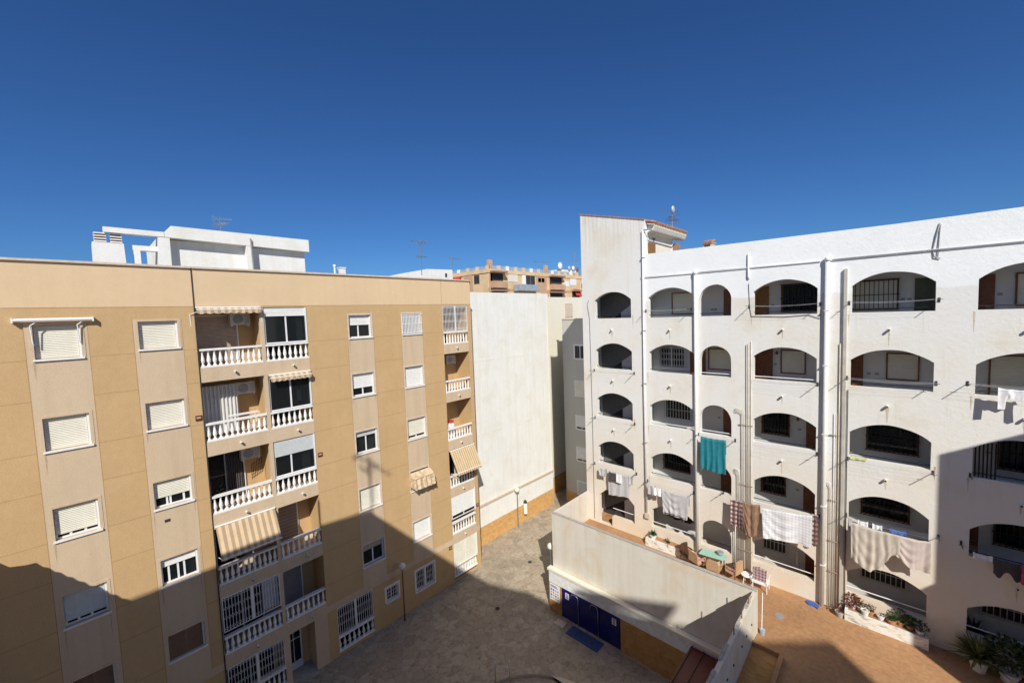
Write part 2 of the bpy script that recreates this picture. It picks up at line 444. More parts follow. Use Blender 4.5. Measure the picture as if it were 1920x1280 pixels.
# ---------------------------------------------------------------- window / balustrade / grille builders
def slats(mb, s0, s1, n, z0, z1, pitch=.055, mi=0):
    k = max(1, int((z1-z0)/pitch)); dz = (z1-z0)/k
    for i in range(k):
        a = z0+i*dz
        mb.face([(s0, n, a), (s1, n, a), (s1, n+.012, a+dz*.5), (s0, n+.012, a+dz*.5)], mi)
        mb.face([(s0, n+.012, a+dz*.5), (s1, n+.012, a+dz*.5), (s1, n, a+dz*.97), (s0, n, a+dz*.97)], mi)
def window(mp, root, s0, s1, z0, z1, shut=0., shcol='shutter_cream', frame='alu_white', n0=-.20, mull=(.5,), sill=True,
           trim=None, box=.0, curtain=None, name='window', sillmat='white_paint', guides=True):
    w_ = MB(mp); t = .05
    w_.box(s0, s0+t, n0, n0+.06, z0, z1); w_.box(s1-t, s1, n0, n0+.06, z0, z1)
    w_.box(s0+t, s1-t, n0, n0+.06, z0, z0+t); w_.box(s0+t, s1-t, n0, n0+.06, z1-t-box, z1)
    for q in mull:
        c = s0+(s1-s0)*q; w_.box(c-.03, c+.03, n0+.005, n0+.055, z0+t, z1-t-box)
    if guides: w_.box(s1-.06, s1-.003, n0+.06, n0+.13, z0, z1)
    win = w_.build(name, frame, root)
    p = MB(mp); p.box(s0+t, s1-t, n0+.02, n0+.03, z0+t, z1-t-box); p.build('pane', 'window_glass', win)
    if shut > 0:
        s = MB(mp); zb = z1-(z1-z0)*shut
        slats(s, s0+.02, s1-.065, n0+.075, zb, z1-.005); s.box(s0+.02, s1-.065, n0+.07, n0+.09, zb-.025, zb)
        s.build('shutter', shcol, win)
    if sill:
        s = MB(mp); s.box(s0-.05, s1+.05, n0+.06, .06, z0-.06, z0-.003); s.build('sill', sillmat, win)
    if trim:
        s = MB(mp); a = .085
        s.box(s0-a, s0-.002, -.05, .012, z0-.0, z1+a); s.box(s1+.002, s1+a, -.05, .012, z0, z1+a)
        s.box(s0-.002, s1+.002, -.05, .012, z1+.002, z1+a); s.build('surround', trim, win)
    if curtain:
        s = MB(mp)
        for (a, b) in curtain:
            k = max(2, int((b-a)/.05)); 
            for i in range(k):
                x0 = a+(b-a)*i/k; x1 = a+(b-a)*(i+1)/k; na = n0-.10+.025*(i % 2); nb = n0-.10+.025*((i+1) % 2)
                s.face([(x0, na, z0+t), (x1, nb, z0+t), (x1, nb, z1-t), (x0, na, z1-t)])
        s.build('curtain', 'curtain', win)
    return win

BAL_MESH = {}
def baluster_proto(h):
    k = round(h, 3)
    if k in BAL_MESH: return BAL_MESH[k]
    prof = [(.055, 0), (.055, .05), (.03, .07), (.035, .10), (.062, .17), (.066, .24), (.05, .34), (.033, .44), (.028, .50), (.04, .52), (.028, .54), (.05, .57), (.055, .60)]
    prof = [(r*1.05, z/.60*h) for r, z in prof]
    m_ = MB(); m_.lathe(0, 0, prof, seg=10)
    me = bpy.data.meshes.new('baluster'); me.from_pydata([tuple(v) for v in m_.v], [], m_.f); me.materials.append(M['balustrade_white'])
    for p in me.polygons: p.use_smooth = True
    BAL_MESH[k] = me; return me
NB = [0]
LEFTOVER = []
def balustrade(mp, root, s0, s1, z0, z1, count, n=-.09, indiv=True):
    b = MB(mp); b.box(s0, s1, n-.085, n+.10, z1-.075, z1); b.box(s0, s1, n-.085, n+.10, z0, z0+.06)
    o = b.build('balustrade', 'balustrade_white', root)
    hh = z1-.075-(z0+.06)
    for i in range(count):
        s = s0+.09+(s1-s0-.18)*i/(count-1); P = Vector(mp(s, n, z0+.06))
        if indiv and NB[0] < 100:
            NB[0] += 1
            c = bpy.data.objects.new('baluster', baluster_proto(hh)); COL.objects.link(c); c.parent = o
            c.location = P-Vector(WL[o]); WL[c] = tuple(P)
        else: LEFTOVER.append((P, hh))
    return o
def lattice(mp, root, s0, s1, z0, z1, n=.0, name='grille', mat='white_paint', pitch=.105, halves=2, r=.008):
    g_ = MB(mp)
    g_.box(s0, s1, n-.015, n+.015, z0, z0+.03); g_.box(s0, s1, n-.015, n+.015, z1-.03, z1)
    g_.box(s0, s0+.03, n-.015, n+.015, z0+.03, z1-.03); g_.box(s1-.03, s1, n-.015, n+.015, z0+.03, z1-.03)
    for h_ in range(1, halves):
        c = s0+(s1-s0)*h_/halves; g_.box(c-.04, c+.04, n-.012, n+.018, z0+.03, z1-.03)
    k = max(2, int((s1-s0)/pitch)); ds = (s1-s0)/k
    hgt = z1-z0
    for i in range(1, k): g_.box(s0+i*ds-r, s0+i*ds+r, n-r, n+r, z0+.03, z1-.03)
    bands = [.10, .40, .60, .90]
    for bz in (.02, .33, .62, .90):
        za = z0+.03+(hgt-.06)*bz; zb = za+min(.2, hgt*.12)
        if zb > z1: zb = z1-.03
        for i in range(k):
            a = s0+i*ds; b = a+ds; q = r*.9
            g_.face([(a, n, za-q), (b, n, zb-q), (b, n, zb+q), (a, n, za+q)]); g_.face([(a, n+.004, zb-q), (b, n+.004, za-q), (b, n+.004, za+q), (a, n+.004, zb+q)])
    return g_.build(name, mat, root)
def bars(mp, root, s0, s1, z0, z1, n=.04, name='grille', mat='black_iron', pitch=.13, r=.012, hz=(.0, .5, 1.0)):
    g_ = MB(mp); k = max(2, int(round((s1-s0)/pitch))); ds = (s1-s0)/k
    for i in range(k+1): g_.box(s0+i*ds-r, s0+i*ds+r, n-r, n+r, z0, z1)
    for q in hz:
        z = z0+(z1-z0)*q; g_.box(s0-.05, s1+.05, n+r, n+r+.015, z-.014, z+.014)
    return g_.build(name, mat, root)

# ================================================================= LEFT APARTMENT BLOCK
HS = 2.925
apt = thing('apartment_building', (-19.5, 8, 0), 'long ochre apartment block with pale window strips and white balustrades left of the plaza', 'building')
Yb0, Yb1 = -9.0, 17.0
holes = []      # (y0,y1,z0,z1, lined)
W1 = (-.97, .05, 15.45, 16.5); W2 = (1.46, 2.55, 15.56, 16.54)
C3 = (9.1, 10.25, 15.46, 16.57); C4 = (12.07, 13.25, 15.46, 16.57)
for k in range(5):
    for (a, b, c, d) in (W1, W2, C3, C4): holes.append((a, b, c-HS*k, d-HS*k, True))
holes += [(7.62, 9.47, .15, 2.42, True), (10.22, 10.95, 1.25, 2.03, True), (12.06, 13.32, .84, 2.06, True)]
holes += [(3.12, 7.16, 0.0, 17.0, False), (14.78, 16.72, .18, 17.0, False)]
ys = {Yb0, Yb1, 3.12, 7.16, 14.78, 16.72, 16.975, 7.19, 3.10, 14.77}
PAN = [(-1.15, .22, W1), (1.32, 2.68, W2), (9.0, 10.36, C3), (11.97, 13.35, C4)]
J = .011
for a, b, w_ in PAN:
    for q in (a, b): ys |= {q-J, q+J}
for h_ in holes: ys |= {h_[0], h_[1]}
for q in (3.075, 14.745, 7.2, 7.23): ys.add(q)
zs = {0, .18, 2.45, 2.75, 17.04, 17.07, 18.5}
for h_ in holes: zs |= {h_[2], h_[3]}
JZ = [z for k in range(6) for z in (15.43-2.92*k, 14.14-2.91*k) if z > 2.8]
for z in JZ: zs |= {z-J, z+J}
for a, b, w_ in PAN: zs |= {w_[2]-.05, w_[3]+.08}
ys = sorted(ys); zs = sorted(zs)
wb = MB(LM)
for i in range(len(ys)-1):
    for j in range(len(zs)-1):
        y0, y1, z0, z1 = ys[i], ys[i+1], zs[j], zs[j+1]; yc, zc = (y0+y1)/2, (z0+z1)/2
        if any(h_[0] < yc < h_[1] and h_[2] < zc < h_[3] for h_ in holes): continue
        mi = 0
        if zc > 17.07:
            mi = 2
            if 3.075 < yc < 3.10 or 14.745 < yc < 14.77: mi = 3
        elif zc > 17.04: mi = 3
        elif 2.45 < zc < 2.75: mi = 1
        elif zc > 2.75:
            inp = False; edge = False
            for a, b, w_ in PAN:
                top = w_[3]+.08
                if a-J < yc < a+J or b-J < yc < b+J:
                    if zc < top: edge = True
                elif a < yc < b and zc < top: inp = True
            if edge: mi = 3
            elif inp: mi = 1
            elif any(abs(zc-z) < J for z in JZ) and zc < 16: mi = 3
        wb.face([(y0, 0, z0), (y1, 0, z0), (y1, 0, z1), (y0, 0, z1)], mi)
# body: ends, back, roof
wb.face([(Yb1, 0, 0), (Yb1, -11, 0), (Yb1, -11, 18.5), (Yb1, 0, 18.5)], 0)
wb.face([(Yb0, 0, 0), (Yb0, -11, 0), (Yb0, -11, 18.5), (Yb0, 0, 18.5)], 0)
wb.face([(Yb0, -11, 0), (Yb1, -11, 0), (Yb1, -11, 18.5), (Yb0, -11, 18.5)], 0)
wb.face([(Yb0, -.25, 17.0), (Yb1, -.25, 17.0), (Yb1, -.25, 18.5), (Yb0, -.25, 18.5)], 2)
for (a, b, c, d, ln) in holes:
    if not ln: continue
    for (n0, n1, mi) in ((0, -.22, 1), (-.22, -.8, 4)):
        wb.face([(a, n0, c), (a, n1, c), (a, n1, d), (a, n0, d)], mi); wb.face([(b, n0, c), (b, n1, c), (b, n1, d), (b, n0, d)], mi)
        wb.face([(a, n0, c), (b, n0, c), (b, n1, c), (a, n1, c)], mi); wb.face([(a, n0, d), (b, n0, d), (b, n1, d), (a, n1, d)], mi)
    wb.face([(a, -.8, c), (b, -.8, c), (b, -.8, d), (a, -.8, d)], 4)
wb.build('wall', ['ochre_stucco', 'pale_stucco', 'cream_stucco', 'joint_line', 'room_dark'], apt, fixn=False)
cp = MB(LM); cp.box(Yb0, 3.085, -.32, .07, 18.5, 18.57); cp.box(3.115, Yb1+.02, -.32, .07, 18.5, 18.57)
cp.build('coping', 'coping_stone', apt)
rf = MB(LM); rf.box(Yb0, Yb1-.01, -10.9, -.26, 17.3, 17.55); rf.build('roof', 'concrete', apt)
pt = MB(LM); pt.tube([(3.09, .02, 18.5), (3.09, .02, 0)], .018); pt.build('joint_cover', 'cable_black', apt)

# windows of the four columns, top to bottom
shW1 = [(1, 'shutter_cream', (.33, .66), None), (1, 'shutter_cream', (.33, .66), None), (.84, 'shutter_cream', (.33, .66), None), (.84, 'shutter_grey', (.3, .6), None), (1, 'shutter_brown', (.5,), None)]
shW2 = [(1, 'shutter_cream', (.5,), None), (1, 'shutter_cream', (.5,), None), (.62, 'shutter_cream', (.33, .42, .78), None), (.3, 'shutter_white', (.2, .45, .62), 'c'), (.97, 'shutter_brown', (.5,), None)]
shC3 = [(.42, 'shutter_white', (.45,), None), (.63, 'shutter_white', (.5,), None), (.22, 'shutter_grey', (.5,), 'c'), (1, 'shutter_cream', (.5,), None), (.3, 'shutter_warm', (.5,), 'g')]
shC4 = [(1, 'shutter_white', (.5,), None), (1, 'shutter_white', (.5,), None), (.82, 'shutter_cream', (.5,), None), (0, 'shutter_white', (.5,), None), (.93, 'shutter_white', (.5,), None)]
for col_, sh in ((W1, shW1), (W2, shW2), (C3, shC3), (C4, shC4)):
    for k in range(5):
        a, b, c, d = col_; c -= HS*k; d -= HS*k
        s, m_, mu, ex = sh[k]
        cur = None
        if ex == 'c': cur = [(a+.08, a+.34), (b-.3, b-.1)] if col_ is W2 else [(a+.1, a+.5), (b-.5, b-.12)]
        if ex == 'g': cur = [(a+.06, b-.08)]
        win = window(LM, apt, a, b, c, d, s, m_, mull=mu, trim='pale_stucco' if col_ in (W1, W2) else 'coping_stone', curtain=cur)
        if col_ is C4 and k == 0:
            bars(LM, win, a-.02, b+.02, c+.02, d-.02, n=.03, mat='white_paint', pitch=.095, r=.013, hz=(.03, .5, .97))
# ground-floor openings
wn = window(LM, apt, 7.62, 9.47, .15, 2.42, 0, mull=(.5,), sill=False, n0=-.5, frame='shutter_dark'); 
lattice(LM, apt, 7.62, 9.47, .93, 2.40, n=-.03)
balustrade(LM, apt, 7.60, 9.49, .16, .92, 8)
wn = window(LM, apt, 10.22, 10.95, 1.25, 2.03, 0, mull=(.5,), trim='white_paint'); lattice(LM, wn, 10.24, 10.93, 1.27, 2.0, n=-.02, pitch=.12, halves=1)
wn = window(LM, apt, 12.06, 13.32, .84, 2.06, 0, mull=(.5,), trim='white_paint'); lattice(LM, wn, 12.08, 13.3, .87, 2.03, n=-.02)

# ---- main balcony bay
def bay(Y0, Y1, col=None, depth=1.35, k0=0, kn=5):
    b = MB(LM)
    b.box(Y0-.0, Y0-.12, -depth, -.001, 0, 17.0, 0); b.box(Y1+.12, Y1, -depth, -.001, 0, 17.0, 0)
    b.face([(Y0, -depth, 0), (Y1, -depth, 0), (Y1, -depth, 17.0), (Y0, -depth, 17.0)], 0)
    b.face([(Y0, -depth, 17.0), (Y1, -depth, 17.0), (Y1, 0, 17.0), (Y0, 0, 17.0)], 1)
    o = b.build('recess', ['ochre_stucco', 'pale_stucco'], apt)
    for k in range(kn):
        s = MB(LM); s.box(Y0+.002, Y1-.002, -depth+.01, .012, 14.12-HS*k, 14.69-HS*k)
        s.build('balcony_slab', 'pale_stucco', apt)
bay(3.12, 7.16)
cb = MB(LM)
cb.box(5.27, 5.41, -.20, .004, 14.69, 17.0)
for k in range(1, 5): cb.box(5.27, 5.41, -.20, .004, 14.69-HS*k, 14.12-HS*(k-1))
cb.box(5.33, 5.36, -1.34, -.20, 2.43, 17.0, 1)
cb.build('pillar', ['pale_stucco', 'ochre_stucco'], apt)
for k in range(5):
    z0, z1 = 14.69-HS*k, 15.42-HS*k
    balustrade(LM, apt, 3.14, 5.27, z0, z1, 11)
    balustrade(LM, apt, 5.41, 7.15, z0, z1, 8)
# back openings of the bays
def backwin(s0, s1, z0, z1, mat, nm='shutter', n=-1.34, frame='alu_white', mull=(.5,)):
    w_ = MB(LM); w_.box(s0, s0+.05, n, n+.07, z0, z1); w_.box(s1-.05, s1, n, n+.07, z0, z1); w_.box(s0+.05, s1-.05, n, n+.07, z1-.05, z1)
    for q in mull: c = s0+(s1-s0)*q; w_.box(c-.03, c+.03, n, n+.065, z0, z1-.05)
    o = w_.build('patio_door', frame, apt)
    p = MB(LM)
    if 'glass' in mat: p.box(s0+.05, s1-.05, n+.015, n+.03, z0, z1-.05); p.build('pane', mat, o)
    else: slats(p, s0+.05, s1-.05, n+.055, z0, z1-.05); p.build('shutter', mat, o)
    return o
fz = lambda k: 14.60-HS*k
backwin(3.2, 4.75, fz(0)+.1, 16.75, 'shutter_warm', mull=())
backwin(3.2, 4.55, fz(1)+.1, 13.8, 'window_glass')
backwin(3.2, 4.6, fz(2)+.1, 10.95, 'window_glass')
backwin(3.3, 4.7, fz(3)+.1, 8.0, 'window_glass')
backwin(3.3, 4.9, fz(4)+.1, 5.2, 'window_glass')
backwin(3.2, 5.2, .3, 2.35, 'window_glass')
# enclosed upper right bays
window(LM, apt, 5.43, 7.14, 15.44, 16.98, .22, 'shutter_white', n0=-.12, mull=(.5,), sill=False, curtain=[(6.75, 7.0)])
window(LM, apt, 5.43, 7.14, 15.44-HS, 14.1, 0, n0=-.12, mull=(.5,), sill=False)
window(LM, apt, 5.43, 7.14, 15.44-2*HS, 11.18, .42, 'shutter_grey', n0=-.12, mull=(.4,), sill=False, curtain=[(6.6, 6.95)])
backwin(5.5, 6.6, fz(3)+.1, 8.1, 'slat_shutter', mull=())
backwin(5.5, 6.6, fz(4)+.1, 5.3, 'shutter_dark', mull=())
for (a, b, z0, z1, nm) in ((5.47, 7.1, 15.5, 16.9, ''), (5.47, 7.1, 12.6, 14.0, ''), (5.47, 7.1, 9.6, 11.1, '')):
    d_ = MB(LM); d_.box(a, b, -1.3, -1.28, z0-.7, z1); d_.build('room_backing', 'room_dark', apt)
# kitchen things glimpsed
lattice(LM, apt, 3.16, 5.26, 3.94, 5.38, n=.0)
# ground storey of the bay
gw = MB(LM)
gw.box(3.12, 5.27, -.2, 0, 0, .30, 0); gw.box(5.27, 5.50, -.9, .006, 0, 2.425, 1); gw.box(6.57, 7.16, -.95, .008, 0, 2.425, 1)
gw.build('entrance_wall', ['ochre_stucco', 'pale_stucco'], apt)
lattice(LM, apt, 3.16, 5.26, 1.08, 2.40, n=.0)
balustrade(LM, apt, 3.14, 5.27, .30, 1.05, 11)
st = MB(LM); st.box(5.5, 6.57, -1.34, .25, 0.005, .07); st.build('doorstep', 'concrete', apt)
dr = MB(LM)
dr.box(5.5, 5.56, -.85, -.78, .07, 2.4); dr.box(6.15, 6.21, -.85, -.78, .07, 2.4); dr.box(5.56, 6.15, -.85, -.78, 2.34, 2.4); dr.box(5.56, 6.15, -.85, -.78, .07, .42)
dr.box(5.84, 5.87, -.84, -.79, .42, 2.34); dr.box(5.56, 5.84, -.84, -.79, 1.5, 1.53); dr.box(5.87, 6.15, -.84, -.79, 1.5, 1.53)
do = dr.build('entrance_door', 'alu_white', apt)
p = MB(LM); p.box(5.56, 6.15, -.825, -.815, .42, 2.34); p.build('pane', 'window_glass', do)
p = MB(LM); p.box(5.62, 5.8, -.80, -.795, 1.95, 2.2); p.build('notice', 'pale_metal', do)
p = MB(LM); p.box(6.21, 6.56, -.9, -.85, .07, 2.42); p.build('door_side_wall', 'ochre_stucco', apt)

# ---- right balcony bay
bay(14.78, 16.72)
for k in range(5): balustrade(LM, apt, 14.80, 16.70, 14.69-HS*k, 15.42-HS*k, 9)
balustrade(LM, apt, 14.80, 16.70, .26, .98, 9)
lattice(LM, apt, 14.80, 16.70, 15.44, 16.98, n=-.03)
backwin(14.85, 16.0, fz(0)+.1, 16.7, 'window_glass'); backwin(14.85, 15.7, fz(1)+.1, 13.9, 'window_glass'); backwin(14.85, 15.7, fz(2)+.1, 10.95, 'shutter_warm', mull=(.5,))
backwin(14.85, 16.2, fz(3)+.1, 8.0, 'window_glass')
window(LM, apt, 14.82, 16.70, 3.93, 5.42, .82, 'shutter_white', n0=-.10, mull=(.5,), sill=False, guides=True)
window(LM, apt, 14.82, 16.70, 1.00, 2.42, 1, 'shutter_cream', n0=-.10, mull=(.5,), sill=False)
window(LM, apt, 14.82, 16.70, .2, 1.0, 1, 'shutter_cream', n0=-.3, mull=(.5,), sill=False, guides=False)
mb = MB(LM); mb.box(15.72, 15.78, -.03, .0, 1.0, 2.42); mb.build('mullion', 'alu_white', apt)
# merge the balusters beyond the first hundred
if LEFTOVER:
    lo = MB()
    for P, hh in LEFTOVER:
        prof = [(.055, 0), (.055, .05), (.03, .07), (.062, .2), (.05, .34), (.028, .50), (.04, .52), (.05, .57), (.055, .60)]
        lo.lathe(P.x, P.y, [(r*.9, P.z+z/.6*hh) for r, z in prof], seg=8)
    tag(lo.build('balusters', 'balustrade_white', apt, smooth=True), kind='stuff')
# spouts, plaques, vent
def spout(s, z, root, mp=LM, mat='pot_white'):
    b = MB(mp); b.tube([(s, -.02, z+.01), (s, .14, z)], .045, seg=8); b.tube([(s, .13, z), (s, .16, z-.01)], [.03, .03], 1, seg=6)
    b.build('drain_spout', [mat, 'room_dark'], root)
for k in range(5):
    spout(4.25, 14.42-HS*k, apt); spout(6.45, 14.42-HS*k, apt); spout(15.75, 14.42-HS*k, apt)
for (y, z) in ((2.94, 12.78), (7.33, 10.12), (14.55, 2.3), (16.86, 4.15)):
    b = MB(LM); b.box(y-.1, y+.1, -.0, .03, z-.1, z+.1); b.box(y-.07, y+.07, .03, .034, z-.015, z+.05, 1); b.build('plaque', ['plaque', 'far_brick'], apt)
b = MB(LM); b.box(1.68, 1.84, 0, .015, 9.14, 9.24); b.box(1.69, 1.755, .015, .02, 9.15, 9.23, 1); b.box(1.765, 1.83, .015, .02, 9.15, 9.23, 1); b.build('vent_grille', ['plaque', 'room_dark'], apt)
plain('run_stain', (.46, .34, .225), .95)
def stain(mp, s, z, w_, l_, root, mat, rng):
    b = MB(mp); k = 9; L_ = []; R2 = []
    for i in range(k+1):
        u = i/k; hw = w_*.5*(1-u)**.7*(.7+.5*rng.random()); L_.append((s-hw, z-l_*u)); R2.append((s+hw, z-l_*u))
    for i in range(k): b.face([(L_[i][0], .0025, L_[i][1]), (R2[i][0], .0025, R2[i][1]), (R2[i+1][0], .0025, R2[i+1][1]), (L_[i+1][0], .0025, L_[i+1][1])])
    b.build('run_stain', mat, root)
srng = random.Random(11)
for (a, c_) in ((W1[0], W1), (W2[0], W2), (C3[0], C3), (C4[0], C4)):
    for k in range(5):
        for s_ in (c_[0]-.03, c_[1]+.03):
            if srng.random() < .6: stain(LM, s_+srng.uniform(-.02, .02), c_[2]-HS*k-.065, srng.uniform(.03, .07), srng.uniform(.3, .9), apt, 'run_stain', srng)
# roof structures (set back on the roof)
def XR(X): return lambda s, n, z: (X+n, s, z)
RX = XR(-22.0)
c_ = MB(RX); c_.prism([[(.56, 17.5), (1.53, 17.5), (1.47, 19.62), (.60, 19.62)]], -.8, 0)
chim = c_.build('chimney', 'white_far', apt)
for (a, b) in ((.66, 1.0), (1.1, 1.44)):
    v = MB(RX)
    for i in range(4): v.box(a, b, -.6, -.1, 19.66+i*.10, 19.70+i*.10)
    v.box(a+.03, b-.03, -.55, -.15, 19.62, 19.98, 1); v.build('cowl', ['white_paint', 'rust'], chim)
b = MB(RX); b.box(.93, 2.71, -.3, 0, 20.02, 20.22); b.build('pergola_beam', 'white_far', apt)
b = MB(RX); b.box(1.74, 2.5, -.6, -.3, 19.45, 19.64); b.box(1.76, 1.96, -.6, -.3, 17.5, 19.45); b.build('roof_frame', 'white_paint', apt)
b = MB(RX)
b.prism([[(2.72, 20.02), (8.42, 19.90), (8.42, 20.5), (2.95, 20.5), (2.72, 20.22)]], -4, 0)
b.box(2.50, 8.28, -4, -.02, 17.5, 20.0) if False else b.box(2.89, 5.62, -4, -.38, 17.5, 19.98)
b.box(2.50, 2.88, -4, -.01, 17.5, 20.0); b.box(5.62, 5.86, -4, -.01, 17.5, 19.95); b.box(5.86, 8.28, -4, -.30, 17.5, 19.92)
b.build('stair_house', 'white_far', apt)
b = MB(RX); b.tube([(5.80, .08, 20.25), (5.86, .08, 17.6)], .035); b.tube([(5.80, .08, 20.25), (5.80, -.1, 20.3)], .035); b.build('vent_pipe', 'pipe_grey', apt)
b = MB(RX); b.tube([(9.76, -.2, 17.5), (9.76, -.2, 19.25)], .05, seg=8); b.tube([(9.76, -.2, 19.25), (9.76, -.2, 19.36)], .075, seg=8); b.build('vent_pipe', 'white_paint', apt)
b = MB(RX); b.box(10.05, 10.36, -.5, -.2, 17.5, 19.2); b.box(10.02, 10.39, -.53, -.17, 19.2, 19.25); b.build('vent_stack', 'white_paint', apt)

# ---------------------------------------------------------------- antennas
def antenna(name, base, h, label, elems=6, boom=.8, yaw=0., r=.02, cat='antenna', n2=True, booms=None):
    t = thing(name, base, label, cat)
    x, y, z = base
    m_ = MB(); m_.tube([(x, y, z), (x, y, z+h)], r); m_.build('mast', 'steel', t)
    for (zz, L_, ya, k, el) in (booms or [(h-.1, boom, yaw, elems, .28)]):
        m_ = MB(); c, s = math.cos(ya), math.sin(ya)
        p0 = Vector((x-c*L_*.35, y-s*L_*.35, z+zz)); p1 = Vector((x+c*L_*.65, y+s*L_*.65, z+zz))
        m_.tube([p0, p1], r*.6, seg=4)
        for i in range(k):
            q = p0.lerp(p1, i/(k-1)); e = el*(1-.4*i/k)
            m_.tube([q+Vector((-s*e, c*e, 0)), q+Vector((s*e, -c*e, 0))], r*.45, seg=4)
        e = el*.9
        for dz in (-.1, .1): m_.tube([p0+Vector((-s*e, c*e, dz)), p0+Vector((s*e, -c*e, dz))], r*.45, seg=4)
        m_.build('aerial', 'steel', t)
    return t
antenna('antenna', (-23.5, 5.0, 20.5), .95, 'bent cluster aerial on the white roof house of the ochre block', booms=[(.85, .7, 1.2, 6, .3), (.6, .8, .2, 6, .25), (.15, .9, 1.5, 6, .2)])
antenna('antenna', (-30.0, 20.75, 20), 3.0, 'tall pale aerial mast with two aerials rising behind the ochre block', booms=[(2.9, 1.3, 4.4, 7, .35), (2.75, .9, .9, 4, .25), (1.6, .9, 1.5, 5, .3)], r=.035)
antenna('antenna', (-36.0, 29.0, 21.3), 1.7, 'low thin aerial at the white low building beside the brick apartments', booms=[(1.5, 1.6, 1.6, 7, .25)], r=.03)

# ---------------------------------------------------------------- awnings and fittings on the left block
def awning(name, label, s0, s1, ztop, n1, zbot, mat, val=.18, ntop=.05, arms=True, fine=.115):
    t = thing(name, LM((s0+s1)/2, 0, ztop), label, 'awning')
    c = MB(LM); k = 24
    for i in range(k):
        a = s0+(s1-s0)*i/k; b = s0+(s1-s0)*(i+1)/k
        c.face([(a, ntop, ztop), (b, ntop, ztop), (b, n1, zbot), (a, n1, zbot)])
        if val:
            w0 = val*(.75+.25*abs(math.sin(i*PI/3))); w1 = val*(.75+.25*abs(math.sin((i+1)*PI/3)))
            c.face([(a, n1+.01, zbot), (b, n1+.01, zbot), (b, n1+.02, zbot-w1), (a, n1+.02, zbot-w0)])
    c.build('canvas', mat, t)
    r = MB(LM); r.tube([(s0-.02, n1, zbot), (s1+.02, n1, zbot)], .022); r.tube([(s0-.02, ntop, ztop), (s1+.02, ntop, ztop)], .035); r.build('roller', 'white_paint', t)
    if arms:
        for s in (s0+.03, s1-.03):
            r = MB(LM); r.tube([(s, .0, zbot+(ztop-zbot)*.05-.25), (s, n1, zbot)], .014); r.build('arm', 'white_paint', t)
    return t
awning('awning', 'large beige striped awning lowered over a shaded balcony of the ochre block', 3.16, 5.27, 8.36, .75, 7.28, 'awning_stripe', val=.06)
awning('awning', 'small striped awning let down over the balustrade by the right end of the ochre block', 14.82, 16.74, 8.22, .72, 7.0, 'awning_fine', val=.16)
t = awning('awning', 'rolled striped awning above the topmost wide balcony of the ochre block', 3.14, 5.3, 17.02, .18, 16.93, 'awning_stripe', val=.17, arms=False)
for (s, e) in ((3.25, -.3), (5.1, .25)):
    r = MB(LM); r.tube([(s, .12, 16.9), (s+e, .02, 16.75), (s+e, -.02, 16.2)], .014); r.build('arm', 'white_paint', t)
t = awning('awning', 'rolled striped awning above the window with washing on the balcony', 5.45, 7.12, 14.10, .22, 13.98, 'awning_stripe', val=.17, arms=False)
# cassette awning on top-left window
t = thing('awning', LM(-.5, 0, 16.6), 'rolled white cassette awning with folding arms over the top left window', 'awning')
r = MB(LM); r.tube([(-1.33, .13, 16.68), (.36, .13, 16.68)], .055, seg=10); r.box(-1.36, -1.32, .0, .18, 16.6, 16.75); r.box(.35, .39, .0, .18, 16.6, 16.75); r.build('cassette', 'white_paint', t)
for s in (-.98, .02):
    r = MB(LM); r.tube([(s+.12, .10, 16.62), (s-.02, .12, 16.5), (s+.0, .06, 15.95), (s+.02, .04, 15.9)], .017); r.build('arm', 'white_paint', t)
# box canopy over one window of the 4th column
t = thing('awning', LM(12.7, 0, 7.7), 'weathered box-shaped striped canopy over a single window of the ochre block', 'awning')
c = MB(LM)
zt, zb = 7.72, 7.28
c.face([(12.0, .02, zt), (13.35, .02, zt), (13.35, .42, 7.45), (12.0, .42, 7.45)])
k = 14
for i in range(k):
    a = 12.0+1.35*i/k; b = 12.0+1.35*(i+1)/k; w0 = .03*math.sin(i*1.9); w1 = .03*math.sin((i+1)*1.9)
    c.face([(a, .42+w0, 7.45), (b, .42+w1, 7.45), (b, .50+w1, 6.98), (a, .50+w0, 6.98)])
    c.face([(a, .50+w0, 6.98), (b, .50+w1, 6.98), (b, .52+w1, 6.86+.04*(i % 2)), (a, .52+w0, 6.86+.04*((i+1) % 2))])
for s in (12.0, 13.35): c.face([(s, .02, zt), (s, .42, 7.45), (s, .50, 6.92), (s, .02, 7.0)])
c.build('canvas', 'faded_canvas', t)
r = MB(LM); r.tube([(12.0, .42, 7.45), (13.35, .42, 7.45)], .012); r.tube([(12.0, .0, zt), (13.35, .0, zt)], .02); r.build('rail', 'rust', t)

# AC units, washing etc. inside the bays
def acunit(s, z, label, mp=LM, n=-.95, rot=False):
    t = thing('air_conditioner', mp(s, n, z), label, 'air conditioner', 'air conditioning units')
    b = MB(mp); b.box(s-.36, s+.36, n-.15, n+.15, z, z+.5); b.build('case', 'ac_body', t)
    b = MB(mp)
    b.tube([(s-.08, n+.15, z+.25), (s-.08, n+.165, z+.25)], .19, seg=16)
    for i in range(4): b.box(s+.16, s+.32, n+.15, n+.16, z+.1+i*.09, z+.13+i*.09)
    b.build('fan_grille', 'pipe_grey', t)
    b = MB(mp); b.box(s-.33, s-.29, n-.3, n+.15, z-.05, z-.003); b.box(s+.29, s+.33, n-.3, n+.15, z-.05, z-.003); b.build('bracket', 'white_paint', t)
acunit(4.75, 16.3, 'air conditioner under the ceiling of the topmost wide balcony')
acunit(4.75, 13.35, 'air conditioner above the curtained balcony of the ochre block')
acunit(4.75, 10.5, 'air conditioner above the balcony with a wall trellis')
acunit(15.9, 13.4, 'dark air conditioner in the small balcony near the right end of the ochre block')
